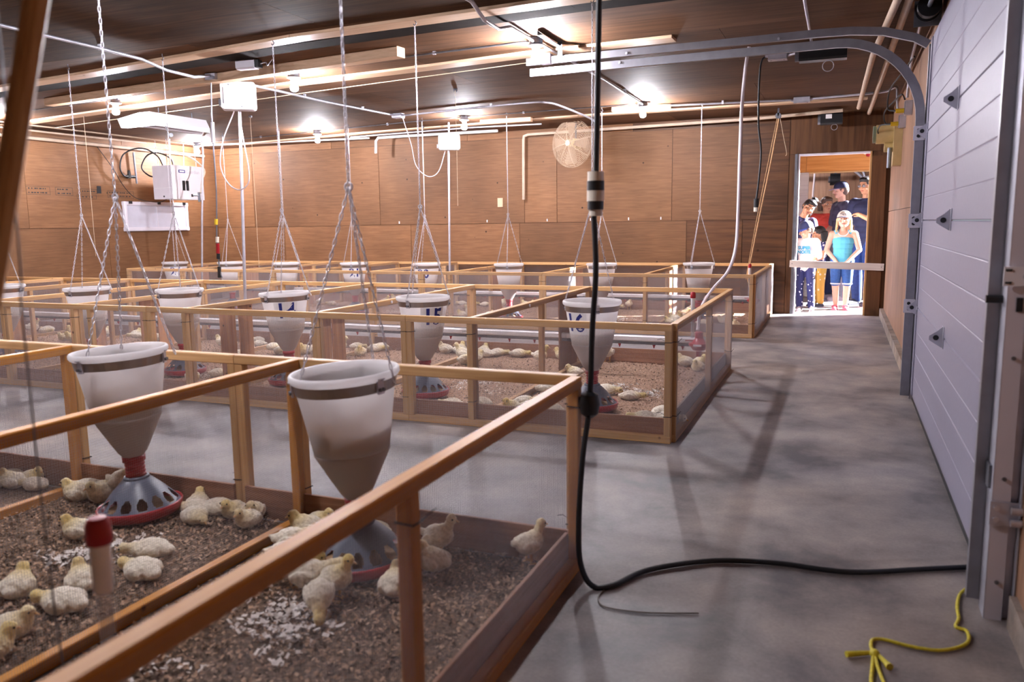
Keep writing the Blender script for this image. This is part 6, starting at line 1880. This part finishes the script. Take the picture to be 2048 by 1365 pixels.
    for s in 'LR':
        A = P['ank' + s]; T = P['toe' + s]
        heel = Vector((A.x, A.y + .018 * H, .024 * H)); toe = Vector((T.x, T.y - .006 * H, .02 * H))
        m = MB()
        if shoe == 'shoe_pink':
            m.cap(heel - Vector((0, 0, .014 * H)), toe - Vector((0, 0, .012 * H)), .026 * H, .024 * H)
            m.cap(lerp(heel, toe, .55) + Vector((-.018 * H, 0, .012 * H)), lerp(heel, toe, .55) + Vector((.018 * H, 0, .012 * H)), .014 * H, .014 * H)
        else:
            m.cap(heel, toe, .029 * H, .025 * H); m.cap(A - Vector((0, 0, .012 * H)), lerp(heel, toe, .35) + Vector((0, 0, .01 * H)), .030 * H, .026 * H)
        me = remeshed(m, 'shoe', [shoe], 0.006, 1)
        for v in me.vertices: v.co.z = max(v.co.z, 0.004)
        o = obj('shoe', me, t)
        sl = MB(); dv = (toe - heel).normalized(); sd2 = Vector((-dv.y, dv.x, 0)).normalized()
        e0 = heel - dv * .026 * H; e1 = toe + dv * .024 * H
        sl.bar(Vector((e0.x, e0.y, .006)), Vector((e1.x, e1.y, .006)), .05 * H, .010, ch=.003)
        sl.build('sole', 'sole_white' if shoe != 'shoe_pink' else 'shoe_pink', o)
    return t, P, Mh, H

# boy in white printed T-shirt
t, P, Mh, H = person('boy in white printed T-shirt, navy moon-pattern pants and blue-white cap behind the door bar', (-0.43, 11.36, 0), -0.25, 1.20,
    dict(elL=(-.15, .0, .63), elR=(.14, -.02, .62), wrL=(-.09, -.10, .53), wrR=(.06, -.12, .51), ankL=(-.05, 0, .045), ankR=(.07, .03, .045), kneeL=(-.055, -.01, .265), kneeR=(.065, 0, .265), toeL=(-.03, -.10), toeR=(.10, -.07), head=(-.005, -.02, .90), neck=(0, 0, .80), shL=(-.10, 0, .765), shR=(.10, 0, .765), chest=(0, 0, .69)),
    0.215, 'skin_tan', 'cloth_white', 0.5, None, 'pants_moon', 0.97, 'shoe_grey', 'hair_brown', 0, ('cap_navy', 'cloth_white', 'cap_blue'), (-0.75, 0.30, 0), 0.92, child=True)
for txt, z, mat, sz in (('SUPER', 0.845, 'print_teal', 0.058), ('NOITE', 0.79, 'print_teal', 0.058)):
    tm = text_mesh(txt, sz, 0.001, 0.003)
    tm.materials.clear(); tm.materials.append(MATS[mat])
    obj('shirt_print', tm, t, (0, -0.0925, z))
# blonde girl in teal tank top
t, P, Mh, H = person('blonde girl in teal tank top, denim shorts and cream cap in front of the group', (0.02, 11.70, 0), -0.05, 1.33,
    dict(elL=(-.155, .01, .605), elR=(.155, .01, .605), wrL=(-.045, -.105, .485), wrR=(.045, -.105, .485), head=(0, -.02, .905), neck=(0, 0, .815), shL=(-.105, 0, .765), shR=(.105, 0, .765), chest=(0, 0, .695), waist=(0, -.015, .60), ankL=(-.045, .01, .045), ankR=(.045, .01, .045), toeL=(-.055, -.08), toeR=(.055, -.08)),
    0.225, 'skin_fair', 'cloth_teal', 0, None, 'denim', 0.50, 'shoe_pink', 'hair_blonde', 0.35, ('cap_cream', 'cap_cream', 'cap_navy'), (0, -0.14, 0), 1.04, tank=True, child=True)
m = MB()
for a, b in (((-.045, .02), (-.01, .05)), ((-.01, .05), (.045, .045)), ((.045, .045), (.015, .015)), ((.015, .015), (.035, .0)), ((-.02, .02), (-.005, .0)), ((-.045, .02), (.015, .015))):
    m.bar(Mh @ Vector((a[0], -.092, .052 + a[1])), Mh @ Vector((b[0], -.088, .052 + b[1])), .012, .006, ch=.001)
m.build('cap_emblem', 'hair_brown', t)
MB().tube(crom([(-.074, -.030, 1.062), (-.060, -.058, 1.03), (-.035, -.078, 1.003), (0, -.084, .995), (.035, -.078, 1.003), (.060, -.058, 1.03), (.074, -.030, 1.062)], 4), .007, 6).build('neck_trim', 'cloth_white', t)
for s in (-1, 1):
    MB().lathe([(.060, -.008), (.067, .0), (.064, .010), (.056, .004)], 20, (s * .0735, -.014, .352), closed=True).build('frayed_hem', 'cloth_white', t)
# small girl with dotted vest behind the boy
person('small dark-haired girl in dotted vest and mustard pants behind the boy', (-0.27, 11.92, 0), -0.95, 1.13,
    dict(elL=(-.14, -.03, .63), elR=(.13, -.05, .62), wrL=(-.08, -.15, .60), wrR=(.09, -.16, .58), head=(0, -.03, .90), neck=(0, 0, .80), shL=(-.10, 0, .765), shR=(.10, 0, .765), chest=(0, 0, .69), ankL=(-.05, 0, .045), ankR=(.05, 0, .045)),
    0.205, 'skin_tan', 'vest_dots', 0.15, None, 'pants_mustard', 0.93, 'shoe_dark', 'hair_dark', 0.15, None, (-0.2, 0.2, 0), 0.95, child=True)
# woman leaning in from the left
person('dark-haired woman in navy shirt leaning in above the boy', (-0.68, 12.42, 0), 0.05, 1.64,
    dict(pelvis=(-.02, .03, .51), waist=(.0, .01, .59), chest=(.045, -.04, .67), neck=(.095, -.09, .755), head=(.135, -.125, .845), shL=(-.045, -.05, .745), shR=(.165, -.06, .715), elL=(-.085, -.06, .585), elR=(.20, -.10, .55), wrL=(-.05, -.13, .47), wrR=(.17, -.17, .45)),
    0.225, 'skin_tan', 'cloth_indigo', 0.42, None, 'cloth_navy', 0.98, 'shoe_dark', 'hair_dark', 0, None, (0.25, 0.25, 0.55), 1.0, bun=True)
# man with navy cap, turned left
person('man in slate T-shirt and navy cap seen in profile behind the blonde girl', (-0.02, 13.0, 0), -1.25, 1.76,
    dict(elL=(-.15, -.02, .63), elR=(.15, .0, .63), wrL=(-.11, -.12, .55), wrR=(.10, -.10, .52)),
    0.235, 'skin_fair', 'cloth_slate', 0.45, None, 'cloth_grey', 0.98, 'shoe_grey', 'hair_brown', 0, ('cap_navy', 'cap_navy', 'cap_lilac'), (-0.1, 0.08, 0), 1.08)
# man with glasses at the right jamb
person('man with glasses in navy polo and jeans at the right side of the doorway', (0.30, 12.25, 0), -0.65, 1.79,
    dict(elL=(-.145, .0, .63), elR=(.15, -.01, .63), wrL=(-.115, -.05, .49), wrR=(.07, -.14, .70)),
    0.24, 'skin_tan', 'cloth_navy', 0.42, None, 'denim_dark', 0.98, 'shoe_dark', 'hair_dark', 0, None, (-0.05, 0.12, 0), 1.08, glasses=True)
# person in red, mostly hidden
person('person in red top half hidden behind the capped man', (-0.24, 13.42, 0), 0.3, 1.56,
    dict(), 0.225, 'skin_tan', 'cloth_red', 0.3, None, 'cloth_navy', 0.98, 'shoe_dark', 'hair_brown', 0.1, None, (0.2, 0.1, 0), 1.0)
